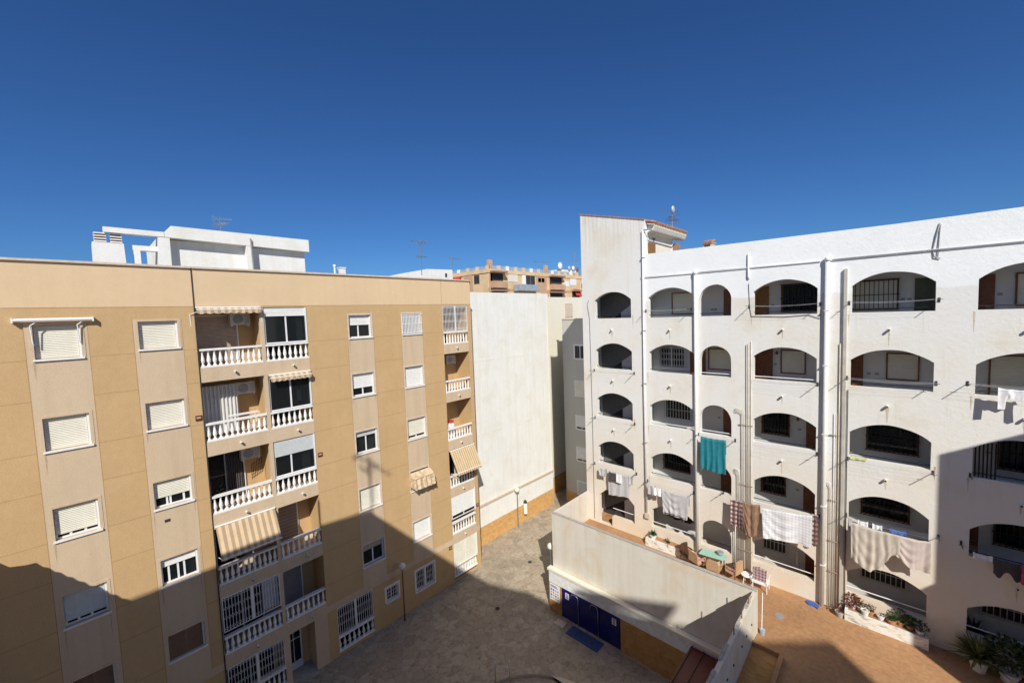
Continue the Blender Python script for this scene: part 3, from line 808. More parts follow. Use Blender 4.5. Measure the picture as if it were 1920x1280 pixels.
def drape(mp, mb, s0, s1, z0, z1, n, folds=8, amp=.04, per=6, mi=0):
    k = folds*per
    for i in range(k):
        a = s0+(s1-s0)*i/k; b = s0+(s1-s0)*(i+1)/k
        na = n+amp*math.sin(i/per*2*PI); nb = n+amp*math.sin((i+1)/per*2*PI)
        mb.face([(a, na, z0), (b, nb, z0), (b, nb, z1), (a, na, z1)], mi)
c = MB(LM); drape(LM, c, 3.2, 4.4, 11.85, 13.85, -.75, 9); tag(c.build('curtain', 'curtain'), 'long pale curtain hung across the second balcony of the ochre block', 'curtain')
c = MB(LM); drape(LM, c, 3.9, 4.5, 8.95, 10.9, -1.2, 7, .025); tag(c.build('curtain', 'dark_cloth'), 'dark curtain behind the balcony door below the white curtain', 'curtain')
c = MB(LM); drape(LM, c, 4.65, 5.2, 3.95, 5.3, -.25, 5, .02); tag(c.build('curtain', 'shutter_grey'), 'grey net curtain behind the right side of the lattice grille', 'curtain')
c = MB(LM); drape(LM, c, 6.62, 6.82, 12.75, 13.3, -.35, 2, .03); tag(c.build('shirt', 'white_cloth'), 'small white garment hanging in the dark enclosed balcony', 'garment')
c = MB(LM); drape(LM, c, 6.25, 6.42, 15.6, 16.4, -.45, 2, .02); tag(c.build('towel', 'green_cloth'), 'green towel hanging behind the topmost enclosed balcony window', 'towel')
# trellis on the third balcony side
t = MB(LM)
for i in range(7):
    s = 4.62+i*.09; t.tube([(s, -.30-.1*i, 9.75), (s+.0, -.30-.1*i, 10.45)], .012, seg=4)
for i in range(5):
    z = 9.8+i*.14; t.tube([(4.62, -.3, z), (5.2, -.9, z)], .012, seg=4)
tag(t.build('trellis', 'black_iron'), 'small dark wire trellis standing on a balcony of the ochre block', 'trellis')
# clothes airer and box on balcony
t = thing('clothes_airer', LM(4.5, -.5, 11.76), 'white folding clothes airer behind the balustrade of the curtained balcony', 'clothes airer')
b = MB(LM)
for i in range(5): b.tube([(4.0, -.35-.1*i, 12.55), (5.1, -.35-.1*i, 12.55)], .01, seg=4)
b.tube([(4.0, -.35, 12.55), (4.2, -.8, 11.8)], .012, seg=4); b.tube([(5.0, -.8, 12.55), (5.0, -.35, 11.8)], .012, seg=4); b.tube([(5.1, -.35, 12.55), (4.9, -.8, 11.8)], .012, seg=4)
b.build('frame', 'white_paint', t)
t = thing('storage_box', LM(15.3, -.5, 8.85), 'white storage box with a red lid on the small balcony', 'box')
b = MB(LM); b.box(14.95, 15.55, -.7, -.35, 8.85, 9.75); b.build('body', 'white_paint', t)
b = MB(LM); b.box(15.35, 15.62, -.72, -.45, 9.75, 9.9); b.build('lid', 'red_awning', t)

# ---------------------------------------------------------------- street lamps
def lamp(x, y, zg, label, zb=0, rg=.19, post='post_brown'):
    t = thing('street_lamp', (x, y, zb), label, 'street lamp', 'globe lamps of the plaza')
    b = MB(); b.tube([(x, y, zb), (x, y, zb+.35), (x, y, zb+.36), (x, y, zg-rg)], [.06, .055, .035, .032], seg=8); b.tube([(x, y, zg-rg-.03), (x, y, zg-rg+.03)], [.04, .10], seg=10); b.build('post', post, t)
    b = MB(); b.sphere((x, y, zg), rg, seg=16); b.build('globe', 'globe', t, smooth=True)
lamp(-19.1, 11.0, 3.05, 'globe lamp on a brown post against the ochre block')
lamp(-20.85, 22.1, 2.95, 'globe lamp on a post before the tall blank white wall', post='steel')
lamp(-14.03, 17.45, 3.15, 'globe lamp half hidden behind the corner of the pool house', post='steel')
t = thing('waste_bin', (-20.9, 23.0, .9), 'small white wall-mounted bin beside the lamp on the orange plinth', 'bin')
b = MB(); b.tube([(-20.88, 23.0, .75), (-20.88, 23.0, 1.6)], .15, seg=12); b.build('bin_body', 'white_paint', t)
b = MB(); b.tube([(-20.88, 23.0, 1.6), (-20.88, 23.0, 1.78)], [.16, .10], seg=12); b.build('bin_lid', 'room_dark', t)

# ================================================================= TALL BLANK WHITE BUILDING
t = thing('blank_building', (-22, 22, 0), 'tall windowless white gable building with orange plinth at the end of the plaza', 'building')
FX = XR(-21.15)
b = MB(FX); b.box(17.05, 26.95, -.95, 0, 2.9, 17.95); b.box(17.05, 26.95, -.95, .004, 1.35, 2.9); b.build('wall', 'white_far', t)
for z in (13.2, 8.0):
    b = MB(FX); k = 20; 
    for i in range(k):
        y0 = 17.1+i*.49; y1 = y0+.49; h0 = .015*MN.noise(Vector((i*.6, z, 0)))+.004; h1 = .015*MN.noise(Vector(((i+1)*.6, z, 0)))+.004
        b.face([(y0, .001, z-.14), (y1, .001, z-.14), (y1, max(.003, h1), z), (y0, max(.003, h0), z)]); b.face([(y0, max(.003, h0), z), (y1, max(.003, h1), z), (y1, .001, z+.12), (y0, .001, z+.12)])
    b.build('slab_ripple', 'white_far', t)
b = MB(FX); b.box(17.05, 26.95, -.95, .03, -.02, 1.33); b.build('plinth', 'ochre_plinth', t)
b = MB(FX); b.box(17.05, 27.0, -.4, .10, 2.85, 3.0); b.build('ledge', 'coping_stone', t)
b = MB(FX); b.box(26.8, 26.95, 0.002, .025, 3.0, 17.9); b.build('corner_strip', 'cream_far', t)
t = thing('cream_building', (-24, 30, 0), 'narrow cream building end behind the blank white wall and the grey alley', 'building')
b = MB(); b.box(-30, -22.35, 26.96, 42, 0, 17.75); b.build('wall', 'cream_far', t)
b = MB(); b.box(-22.35, -22.31, 27.0, 42, 0, 1.5); b.build('plinth', 'ochre_plinth', t)
b = MB(); b.box(-22.35, -22.30, 31.0, 32.2, 15.9, 17.2); b.build('vent_block', 'coping_stone', t)
t = thing('grey_building', (-18, 30, 0), 'grey plaster building with small shuttered windows beside the white tower', 'building')
GY = lambda s, n, z: (s, 28.0-n, z)
b = MB(GY); b.box(-20.52, -9.0, -8, 0, 0, 15.74); b.build('wall', 'grey_wall', t)
b = MB(GY); b.box(-20.54, -9.0, -.2, .03, 0, 1.0); b.build('plinth', 'ochre_plinth', t)
b = MB(GY); b.box(-20.56, -9.0, -.25, .05, 15.74, 15.82); b.build('coping', 'coping_stone', t)
for (z0, z1, sh, m_) in ((12.5, 13.62, 0, 'shutter_white'), (9.4, 10.6, 1, 'shutter_cream'), (6.6, 7.7, .78, 'shutter_white'), (3.9, 5.0, .8, 'shutter_white'), (1.0, 2.1, .9, 'shutter_grey')):
    window(GY, t, -19.32, -18.2, z0, z1, sh, m_, n0=-.02, sill=True, guides=False, trim='white_paint')

# ================================================================= WHITE GALLERY BUILDING
gal = thing('gallery_building', (-5, 20.5, 0), 'white building of open arched galleries with clothes lines and drainpipes', 'building')
SILL = [15.9, 13.04, 10.22, 7.43, 4.6]; SPR = [16.92, 14.07, 11.22, 8.38, 5.53]; APX = [17.37, 14.50, 11.66, 8.86, 5.97]
COLS = {'A': (-12.66, -10.41), 'B': (-9.43, -7.12), 'C': (-6.87, -5.48), 'D': (-4.58, -2.30), 'E': (-1.24, 1.02), 'F': (2.0, 4.25), 'G': (5.2, 7.4)}
def arch(x0, x1, zs_, za, zb, round_=False, rnd=0.):
    pts = [(x0, zb), (x1, zb)]
    c = (x0+x1)/2; hw = (x1-x0)/2; k = 16
    if round_:
        for i in range(k+1):
            a = PI*i/k; pts.append((c+hw*math.cos(a), za-.69*1.0+.69*math.sin(a)))
    else:
        rise = za-zs_; Rr = (hw*hw+rise*rise)/(2*rise); zc = za-Rr; a0 = math.asin(hw/Rr)
        for i in range(k+1):
            a = a0-2*a0*i/k; pts.append((c+Rr*math.sin(a), zc+Rr*math.cos(a)))
    # a slightly hand-plastered outline
    out = []
    for i, (x, z) in enumerate(pts):
        j = .006*math.sin(i*7.3+x0*5+za*3)
        out.append((x+j, z+j*.7))
    return out
loops = [[(-13.5, 0), (8, 0), (8, 19.08), (-9.6, 19.2), (-9.6, 20.95), (-9.3, 20.9) , (-13.5, 21.98)]]
loops[0] = [(-13.5, 0), (8, 0), (8, 19.05), (4, 19.09), (0, 19.07), (-4, 19.12), (-9.55, 19.2), (-9.55, 20.98), (-13.5, 21.98)]
for c, (x0, x1) in COLS.items():
    for k in range(5):
        if c == 'A' and k == 4:
            loops.append([(x0, 3.78), (-11.82, 3.78), (-11.80, 4.40), (x1, 4.40), (x1, 5.45), (-10.9, 5.92), (-11.5, 6.0), (-12.2, 5.88), (x0, 5.45)]); continue
        zb = SILL[k]
        if c == 'C' and k == 4: zb = 4.55
        loops.append(arch(x0, x1, SPR[k], APX[k], zb, c == 'C'))
b = MB(RM); b.prism(loops, -.27, 0)
b.build('front_wall', 'gallery_front', gal)
b = MB(RM)
b.face([(-13.5, -.27, 0), (-13.5, -9, 0), (-13.5, -9, 21.98), (-13.5, -.27, 21.98)])
b.face([(-13.5, -9, 0), (8, -9, 0), (8, -9, 18.2), (-13.5, -9, 18.2)])
b.face([(-13.5, -3.6, 17.9), (-9.55, -3.6, 17.9), (-9.55, -3.6, 20.98), (-13.5, -3.6, 21.98)])
b.build('side_wall', 'white_far', gal)
b = MB(RM); b.box(-13.3, 7.9, -8.9, -1.62, 17.75, 18.0)
b.build('roof', 'concrete', gal)
# coping strip of terracotta tiles on the tower, sloping
tl = MB(RM)
n_ = 18
for i in range(n_):
    xa = -13.52+(4.0)*i/n_; xb = xa+4.0/n_*.93
    za = 21.99-(xa+13.5)*.253; zb = 21.99-(xb+13.5)*.253
    tl.face([(xa, .05, za), (xb, .05, zb), (xb, -.30, zb+.03), (xa, -.30, za+.03)]); tl.face([(xa, .05, za-.03), (xb, .05, zb-.03), (xb, .05, zb+.02), (xa, .05, za+.02)])
tl.build('tile_coping', 'terracotta_tile', gal)
# galleries: slabs, back wall, stair
b = MB(RM)
b.box(-13.3, 7.9, -1.62, -1.36, 3.4, 17.75)
b.box(-9.98, -9.86, -1.36, -.27, 3.4, 17.75); b.box(7.8, 8.0, -1.36, -.27, 3.4, 17.75); b.box(1.45, 1.57, -1.36, -.27, 3.4, 8.9)
b.box(-13.3, -13.2, -4.0, -.27, 3.4, 17.75)
b.build('gallery_back_wall', 'inner_wall', gal)
b = MB(RM)
for k in range(5):
    zf = SILL[k]-.93
    b.box(-13.2, -9.98, -1.36, -.27, zf-.24, zf); b.box(-9.86, 7.8, -1.36, -.27, zf-.24, zf)
b.box(-13.2, -9.98, -1.36, -.27, 17.62, 17.75); b.box(-9.86, 7.8, -1.36, -.27, 17.62, 17.75)
b.build('gallery_floor', 'inner_wall', gal)
# flat stair panels in the tower openings; dark ones hold stairwell shade as colour
for k in range(5):
    zf = SILL[k]-.93
    b = MB(RM)
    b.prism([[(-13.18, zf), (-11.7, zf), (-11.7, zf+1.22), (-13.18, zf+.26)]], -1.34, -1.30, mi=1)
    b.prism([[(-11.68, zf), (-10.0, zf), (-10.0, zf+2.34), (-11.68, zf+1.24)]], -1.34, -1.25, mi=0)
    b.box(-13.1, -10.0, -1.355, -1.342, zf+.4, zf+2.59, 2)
    b.build('stair_shade_panels', ['inner_wall', 'room_dark', 'stairwell_shade'], gal)
# handrails
for c, (x0, x1) in COLS.items():
    for k in range(5):
        if c == 'A' and k == 4: x0a = -11.8
        else: x0a = x0
        z = SILL[k]+.13+(0 if k < 4 else .12)
        wh = (c, k) in (('C', 1), ('D', 1), ('B', 2), ('C', 2), ('A', 4), ('D', 4), ('E', 4), ('F', 4), ('B', 4))
        b = MB(RM); b.tube([(x0a-.01, -.13, z), (x1+.01, -.13, z)], .017 if not wh else .02, seg=6)
        b.build('handrail', 'white_paint' if wh else 'black_iron', gal)
# doors and windows on the gallery back wall
BN = -1.36
def gdoor(x0, x1, z0, z1, mat='brown_wood'):
    d = MB(RM); d.box(x0, x1, BN, BN+.05, z0, z1)
    nx = 2
    for i in range(nx):
        for (a, b_) in ((.06, .30), (.34, .62), (.66, .94)):
            xa = x0+(x1-x0)*(.1+.45*i); xb = xa+(x1-x0)*.35
            d.box(xa, xb, BN+.05, BN+.065, z0+(z1-z0)*a, z0+(z1-z0)*b_)
    o = d.build('door', mat, gal)
    h_ = MB(RM); h_.tube([(x1-.08, BN+.05, z0+1.0), (x1-.08, BN+.10, z0+1.0), (x1-.2, BN+.10, z0+1.0)], .01, seg=5); h_.build('door_handle', 'steel', o)
def gwin(x0, x1, z0, z1, style, frame='brown_wood'):
    d = MB(RM); t_ = .045
    d.box(x0, x0+t_, BN, BN+.06, z0, z1); d.box(x1-t_, x1, BN, BN+.06, z0, z1); d.box(x0+t_, x1-t_, BN, BN+.06, z0, z0+t_); d.box(x0+t_, x1-t_, BN, BN+.06, z1-t_, z1)
    o = d.build('window', frame, gal)
    s = MB(RM)
    if style == 'blind': slats(s, x0+t_, x1-t_, BN+.02, z0+t_, z1-t_); s.build('shutter', 'shutter_warm' if False else 'shutter_cream', o)
    elif style in ('grille', 'lightgrille'):
        s.box(x0+t_, x1-t_, BN+.005, BN+.02, z0+t_, z1-t_); s.build('pane', 'window_glass' if style == 'grille' else 'shutter_cream', o)
        if style == 'grille':
            s = MB(RM); s.box(x0+t_, x1-t_, BN+.001, BN+.004, z0+t_, z1-t_); s.build('interior', 'room_dark', o)
        bars(RM, o, x0, x1, z0, z1, n=BN+.13, pitch=.14)
    elif style == 'whitegrille':
        s.box(x0+t_, x1-t_, BN+.001, BN+.02, z0+t_, z1-t_); s.build('pane', 'room_dark', o)
        lattice(RM, o, x0, x1, z0, z1, n=BN+.10, mat='pale_metal', pitch=.13, halves=2, r=.012)
    elif style == 'barswhite':
        s.box(x0+t_, x1-t_, BN+.001, BN+.02, z0+t_, z1-t_); s.build('pane', 'room_dark', o)
        bars(RM, o, x0, x1, z0, z1, n=BN+.10, pitch=.15, mat='pale_metal')
F0 = [s-.93 for s in SILL]
gwin(-8.73, -7.3, 16.0, 17.15, 'blind'); gdoor(-6.17, -5.4, F0[0], 17.15); gdoor(-5.0, -4.25, F0[0], 17.18, 'ochre_door')
gwin(-3.75, -2.40, 15.98, 17.2, 'grille'); gwin(-1.34, .07, 15.98, 17.15, 'lightgrille'); gdoor(.52, 1.32, F0[0], 17.12, 'olive_door')
gdoor(1.75, 2.5, F0[0], 17.1); gwin(2.95, 4.1, 15.98, 17.1, 'blind')
gwin(-9.43, -8.06, 13.15, 14.27, 'whitegrille', 'white_paint'); gdoor(-7.8, -7.04, F0[1], 14.3); gwin(-6.9, -5.8, 13.18, 14.25, 'blind')
gdoor(-4.86, -4.09, F0[1], 14.3); gwin(-3.78, -2.84, 13.2, 14.28, 'blind'); gdoor(-1.7, -.92, F0[1], 14.3); gwin(-.23, .71, 13.2, 14.27, 'blind')
gwin(2.43, 3.6, 12.3, 14.3, 'blind', 'brown_wood')
gwin(-9.15, -7.77, 10.35, 11.4, 'barswhite', 'white_paint'); gdoor(-6.2, -5.45, F0[2], 11.42); gwin(-4.5, -3.42, 10.33, 11.4, 'grille'); gdoor(-2.8, -2.1, F0[2], 11.4)
gwin(-.77, .74, 10.3, 11.42, 'grille'); gwin(2.71, 4.0, 10.3, 11.4, 'grille')
gwin(-9.25, -7.84, 7.5, 8.5, 'grille'); gdoor(-6.32, -5.6, F0[3], 8.6); gwin(-4.52, -3.55, 7.5, 8.55, 'grille'); gdoor(-2.88, -2.15, F0[3], 8.6)
gwin(-.9, .54, 7.55, 8.55, 'grille'); gdoor(1.62, 2.34, F0[3], 8.6); gwin(2.69, 4.0, 7.55, 8.5, 'grille')
gwin(-9.17, -7.74, 4.75, 5.75, 'barswhite', 'pale_metal'); gwin(-4.45, -3.5, 4.7, 5.7, 'barswhite', 'coping_stone'); gdoor(-2.78, -2.1, 3.8, 5.75)
gwin(-.88, .52, 4.78, 5.7, 'barswhite', 'coping_stone'); gwin(2.45, 4.0, 4.85, 5.75, 'barswhite', 'coping_stone')
# sockets / letter boxes beside doors
for (x, z) in ((-6.7, 16.2), (-6.55, 16.2), (-4.1, 16.3), (.2, 16.35), (.38, 16.35), (2.62, 16.4), (-4.0, 13.6), (-.75, 13.4), (-.5, 13.4), (-6.4, 10.75), (-6.5, 7.95), (-3.05, 10.7), (-3.1, 7.9), (2.5, 10.8)):
    b = MB(RM); b.box(x-.06, x+.06, BN, BN+.02, z-.045, z+.045); b.build('meter_plate', 'pipe_grey', gal)
plain('wall_stain', (.55, .49, .39), .95)
plain('rust_stain', (.50, .33, .20), .95)
for c in 'ABDEF':
    x0, x1 = COLS[c]
    for k in range(4):
        stain(RM, (x0+x1)/2-.05, SILL[k]-.70, srng.uniform(.05, .10), srng.uniform(.3, .7), gal, 'wall_stain', srng)
        if srng.random() < .6: stain(RM, x1+.10, SILL[k]+.15, .05, srng.uniform(.3, .8), gal, 'rust_stain', srng)
        if srng.random() < .5: stain(RM, x0-.08, SILL[k]-.05, .06, srng.uniform(.3, .8), gal, 'wall_stain', srng)
# drain spouts under each arch
for c in 'ABDEF':
    x0, x1 = COLS[c]
    for k in range(4): spout((x0+x1)/2-.05, SILL[k]-.66, gal, RM, 'pot_white')
# pipes
def pipe(pts, r, mat='pipe_white', name='drainpipe', seg=10):
    b = MB(RM); b.tube(pts, r, seg=seg)
    return b.build(name, mat, gal, smooth=True)
pipe([(-9.64, .08, 20.45), (-9.68, .08, 12), (-9.66, .08, 5.3)], .055); b = MB(RM); b.box(-9.74, -9.5, .0, .16, 5.05, 5.3); b.build('pipe_outlet', 'pipe_beige', gal)
pipe([(-9.64, .08, 20.42), (-9.3, .1, 20.42), (-9.22, -.2, 20.36), (-9.22, -4.2, 20.30)], .035, 'pipe_grey', 'gutter')
pipe([(-7.02, .10, 17.95), (-7.02, .10, TZ)], .075); pipe([(-7.02, .1, 17.9), (-7.02, .1, 18.08)], .095)
pipe([(-1.98, .10, 18.0), (-2.03, .10, TZ)], .082); pipe([(-1.98, .10, 17.95), (-1.98, .10, 18.1)], .10)
pipe([(-9.8, .05, 18.0), (-7.2, .05, 18.0)], .022, seg=6); pipe([(-6.9, .05, 18.0), (-2.2, .05, 18.0)], .022, seg=6); pipe([(-1.85, .05, 18.0), (7.9, .05, 18.05)], .026, seg=6)
for z in (19.0, 15.2, 12.4, 9.2, 7.0):
    b = MB(RM); b.box(-9.75, -9.58, 0, .15, z, z+.03); b.build('pipe_clip', 'steel', gal)
for z in (16.0, 13.8, 11.0, 8.0, 5.5):
    b = MB(RM); b.box(-2.10, -1.91, 0, .19, z, z+.03); b.build('pipe_clip', 'pipe_white', gal)
b = MB(RM); b.box(-1.47, -1.37, .0, .11, TZ, 17.6); b.build('cable_duct', 'duct_grey', gal)
pipe([(-1.30, .04, 12.9), (-1.30, .04, TZ)], .015, 'cable_black', 'cable', 5)
pipe([(-4.77, .04, 18.6), (-4.77, .06, 17.6), (-4.77, .03, 17.5)], .04, 'pipe_white', 'conduit', 6); pipe([(-4.77, .02, 17.3), (-4.72, .02, 16.2), (-4.65, .03, 15.85), (-3.4, .03, 15.8), (-2.6, .03, 15.86), (-2.2, .03, 15.7)], .011, 'cable_black', 'cable', 5)
pipe([(-13.05, .02, 17.0), (-13.15, .02, 16.7), (-13.02, .02, 15.9), (-12.98, .02, 10), (-13.0, .02, 3.9)], .012, 'cable_black', 'cable', 5)
pipe([(1.06, .03, 18.9), (.98, .04, 18.5), (.90, .02, 18.0), (.95, .04, 17.75), (1.1, .04, 17.7)], .018, 'pipe_grey', 'cable', 5)
pipe([(1.08, .03, 18.85), (1.05, .03, 18.3), (1.03, .04, 17.75)], .014, 'pipe_grey', 'cable', 5)
# conduit bundles
CM = ['pipe_beige', 'coping_stone', 'pipe_white', 'duct_grey', 'pipe_beige', 'pipe_white']
for i in range(4): pipe([(-4.66-.058*i, .045+.01*(i % 2), 14.75-.05*i), (-4.66-.058*i, .045, TZ)], .015, CM[i], 'conduit', 5)
for i in range(3): pipe([(-5.32, .06, 11.62-.07*i), (-5.0-.055*i, .06, 11.60-.07*i), (-4.93-.055*i, .06, 11.4), (-4.93-.055*i, .045, TZ)], .014, CM[i+1], 'conduit', 5)
for i in range(3): pipe([(-5.35, .06, 8.78-.07*i), (-5.16-.055*i, .06, 8.76-.07*i), (-5.11-.055*i, .06, 8.5), (-5.11-.055*i, .045, TZ)], .014, CM[i+2], 'conduit', 5)
for x in (-5.30, -5.37): pipe([(x, .05, 7.0), (x, .04, TZ)], .02, 'pipe_white', 'conduit', 6)
pipe([(-1.56, .05, 14.7), (-1.56, .04, TZ)], .018, 'pipe_beige', 'conduit', 6)
for i in range(2): pipe([(-1.64-.055*i, .05, 11.9), (-1.64-.055*i, .04, TZ)], .014, CM[i+1], 'conduit', 5)
for i in range(2): pipe([(-1.95, .065, 9.05-.06*i), (-1.82-.055*i, .06, 9.03-.06*i), (-1.76-.055*i, .055, 8.8), (-1.76-.055*i, .045, TZ)], .013, CM[i+2], 'conduit', 5)
for z in (10.9, 8.1, 6.2, 5.0):
    b = MB(RM); b.box(-5.15, -4.6, 0, .075, z, z+.025); b.build('pipe_clip', 'clip_brown', gal)
for z in (11.0, 8.3, 6.6, 5.3):
    b = MB(RM); b.box(-1.85, -1.5, 0, .07, z, z+.025); b.build('pipe_clip', 'clip_brown', gal)
for (x, z) in ((-13.45, 0),):
    pass
# penthouse eave of the tower (runs back along +Y at X about -9.2)
b = MB()
b.prism([[(-9.62, 20.35), (-9.25, 20.42), (-9.15, 20.62), (-9.15, 20.72), (-13.3, 21.78), (-13.3, 21.6), (-9.62, 20.6)]], 20.78, 25.2, plane='sz')
b.build('eave', 'cream_far', gal)
b = MB()
for i in range(22):
    y = 20.6+i*.215
    b.tube([(-9.08, y, 20.78), (-13.3, y, 21.86)], .085, seg=6)
b.build('roof_tiles', 'terracotta_tile', gal)
b = MB(); b.box(-13.3, -9.62, 20.8, 24.1, 17.9, 20.45); b.build('penthouse_wall', 'cream_far', gal)
b = MB(); b.box(-9.62, -9.57, 20.95, 21.8, 18.1, 19.85); b.build('penthouse_door', 'ochre_door', gal)
b = MB(); b.tube([(-9.62, 21.6, 20.1), (-9.5, 21.6, 20.1)], .06, seg=8); b.build('wall_lamp', 'post_brown', gal)
b = MB(); b.box(-9.62, -9.3, 24.12, 24.6, 17.9, 20.1); b.build('penthouse_buttress', 'far_brown', gal)
b = MB(); b.prism([[(-9.6, 17.9), (-8.7, 17.9), (-8.75, 19.62), (-9.6, 19.95)]], 26, 29, plane='sz'); b.prism([[(-9.65, 20.0), (-8.65, 19.62), (-8.65, 19.68), (-9.65, 20.08)]], 25.9, 29.1, plane='sz', mi=1); b.build('roof_gable', ['white_far', 'terracotta_tile'], gal)
b = MB(); b.box(-7.75, -7.28, 23.8, 24.3, 18, 19.78)
b.box(-7.79, -7.24, 23.76, 24.34, 19.78, 19.82)
cm = b.build('chimney', 'coping_stone', gal)
b = MB()
for i in range(3): b.tube([(-7.68+i*.16, 23.7, 19.84), (-7.68+i*.16, 24.4, 19.98)], .08, seg=8)
b.build('tile_cap', 'terracotta_tile', cm)
b = MB(); b.box(-7.70, -7.40, 23.79, 23.80, 19.45, 19.7); b.build('flue_opening', 'room_dark', cm)
# satellite dish + aerial mast behind tower
t = antenna('antenna', (-10.2, 25.7, 21.0), 1.55, 'aerial mast with bright dish and long boom on the tiled white tower roof', booms=[(1.3, 1.9, -PI/2-.25, 9, .12), (.8, .8, 1.2, 8, .3), (.6, .7, .4, 6, .28), (1.0, .5, 2.0, 5, .25)], r=.022)
b = MB(); b.sphere((-10.1, 25.62, 22.42), .22, sq=(.35, 1, 1)); b.build('dish', 'pale_metal', t, smooth=True)

# ================================================================= POOL HOUSE AND TERRACE WALLS
ph = thing('pool_house', (-8.5, 18, 0), 'low pool house with blue doors, white band and stained parapet under the terrace', 'building')
PM = lambda s, n, z: (s, 16.75-n, z)
b = MB(PM)
b.box(-13.64, -3.82, -.35, 0, 1.64, 2.30, 0)
b.build('upper_band', 'pool_band', ph)
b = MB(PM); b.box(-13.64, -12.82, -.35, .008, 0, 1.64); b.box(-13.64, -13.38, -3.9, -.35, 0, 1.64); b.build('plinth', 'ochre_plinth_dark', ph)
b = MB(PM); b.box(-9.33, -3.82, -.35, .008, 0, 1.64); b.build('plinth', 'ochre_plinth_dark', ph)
b = MB(PM); b.box(-13.70, -3.82, -.24, .07, 2.30, 2.42); b.build('ledge', 'cream_far', ph)
b = MB()
b.box(-13.52, -3.66, 17.0, 17.12, 2.42, 5.45); b.box(-13.52, -13.38, 17.12, 20.49, 1.64, 5.45)
b.build('parapet_wall', 'pool_wall', ph)
b = MB()
prof = []
xx = -13.54
while xx < -3.66: prof.append((xx, 5.465+.014*random.random())); xx += .17
b.prism([[(-13.54, 5.452), (-3.66, 5.452), (-3.66, 5.47)]+prof[::-1]], 16.975, 17.145, plane='sz')
b.build('parapet_coping', 'concrete', ph)
# doors
for i in range(3):
    x0 = -12.80+i*1.155; x1 = x0+1.145
    b = MB(PM); b.box(x0, x1, -.06, -.02, .02, 1.63)
    b.box(x0+.08, x1-.08, -.02, -.005, .15, .8); b.box(x0+.08, x1-.08, -.02, -.005, .88, 1.5)
    d = b.build('blue_door', 'door_blue', ph)
    if i in (0, 2):
        s = MB(PM); xx = x0+.24 if i == 0 else x0+.70
        s.box(xx, xx+.23, -.002, .006, 1.14, 1.46, 0); s.box(xx+.05, xx+.18, .006, .009, 1.18, 1.36, 1); s.box(xx+.03, xx+.2, .006, .009, 1.38, 1.43, 2)
        s.build('door_notice', ['white_paint', 'pipe_grey', 'red_awning'], d)
b = MB(PM); b.box(-13.58, -12.92, .008, .03, .68, 1.60, 0)
rr = random.Random(3)
for r in range(4):
    for c in range(4):
        x = -13.53+c*.15; z = .76+r*.155; b.box(x, x+.10, .03, .034, z, z+.10, 1+rr.randrange(3))
for i in range(3): b.box(-13.52, -13.52+.5-.05*i, .03, .034, 1.42+i*.05, 1.445+i*.05, 2)
b.build('pool_rules_board', ['white_paint', 'screen_grey', 'blue_cloth', 'pink_cushion'], ph)
# two hoop handrails before the doors
for x in (-11.72, -10.55):
    b = MB(PM); b.tube([(x, .05, 0), (x, .05, 1.45), (x-.06, .05, 1.58), (x-.25, .05, 1.62), (x-.42, .05, 1.55), (x-.46, .05, 1.35)], .018, seg=8)
    tag(b.build('shower_pipe', 'steel', smooth=True), 'curved steel shower pipe before the %s blue door' % ('left part of the' if x < -11 else 'right part of the'), 'shower pipe', 'shower pipes at the pool house')
m_ = MB(); m_.box(-12.0, -10.15, 15.9, 16.6, .0, .012)
for (x, y) in ((-11.55, 16.2), (-10.6, 16.2)): m_.tube([(x, y, .012), (x, y, .016)], .05, 1, seg=10)
tag(m_.build('shower_tray', ['mat_blue', 'room_dark']), 'blue painted shower tray with two drains before the blue doors', 'shower tray')
m_ = MB(); m_.box(-12.86, -12.30, 16.08, 16.5, .0, .03); tag(m_.build('foot_slab', 'coping_stone'), 'pale square slab on the paving by the blue doors', 'slab')
# return wall beside the terrace
t = thing('terrace_wall', (-3.74, 12, 0), 'broken-topped white wall running toward the viewer between pool house roof and terrace', 'wall')
b = MB(); b.box(-3.81, -3.67, 3.0, 16.97, 0, 5.40); b.build('wall', 'pool_wall', t)
b = MB(); y = 3.0
while y < 16.9:
    d = .2+.35*random.random()
    if random.random() < .65: b.box(-3.83+.03*random.random(), -3.70-.05*random.random(), y, min(y+d, 16.95), 5.40, 5.43+.03*random.random())
    y += d+.01
b.build('broken_coping', 'concrete', t)
for y in (16.2, 15.5, 14.9, 13.9, 13.2, 12.4, 11.6):
    b = MB(); b.tube([(-3.67, y, 4.6), (-3.64, y, 4.6)], .035, seg=8); b.build('weep_hole', 'room_dark', t)
for y in (16.1, 15.2, 14.25):
    b = MB(); b.tube([(-3.74, y, 5.4), (-3.74, y, 5.75)], .018, seg=6); b.build('iron_stub', 'rust', t)
# dark red metal roof
t = thing('metal_roof', (-5.3, 14, 2.2), 'dark red metal sheet roof beside the pool house', 'roof')
b = MB(); b.box(-6.02, -4.3, 6.0, 16.66, 2.12, 2.16); b.build('sheet', 'red_roof', t)
for x in (-5.98, -5.52, -4.98, -4.34):
    b = MB(); b.box(x, x+.04, 6.0, 16.66, 2.16, 2.20); b.build('seam', 'red_roof', t)
b = MB(); b.box(-4.30, -3.82, 6.0, 16.66, 0, 2.1); b.box(-6.0, -5.9, 6.0, 16.66, 0, 2.12); b.build('support_wall', 'inner_wall', t)
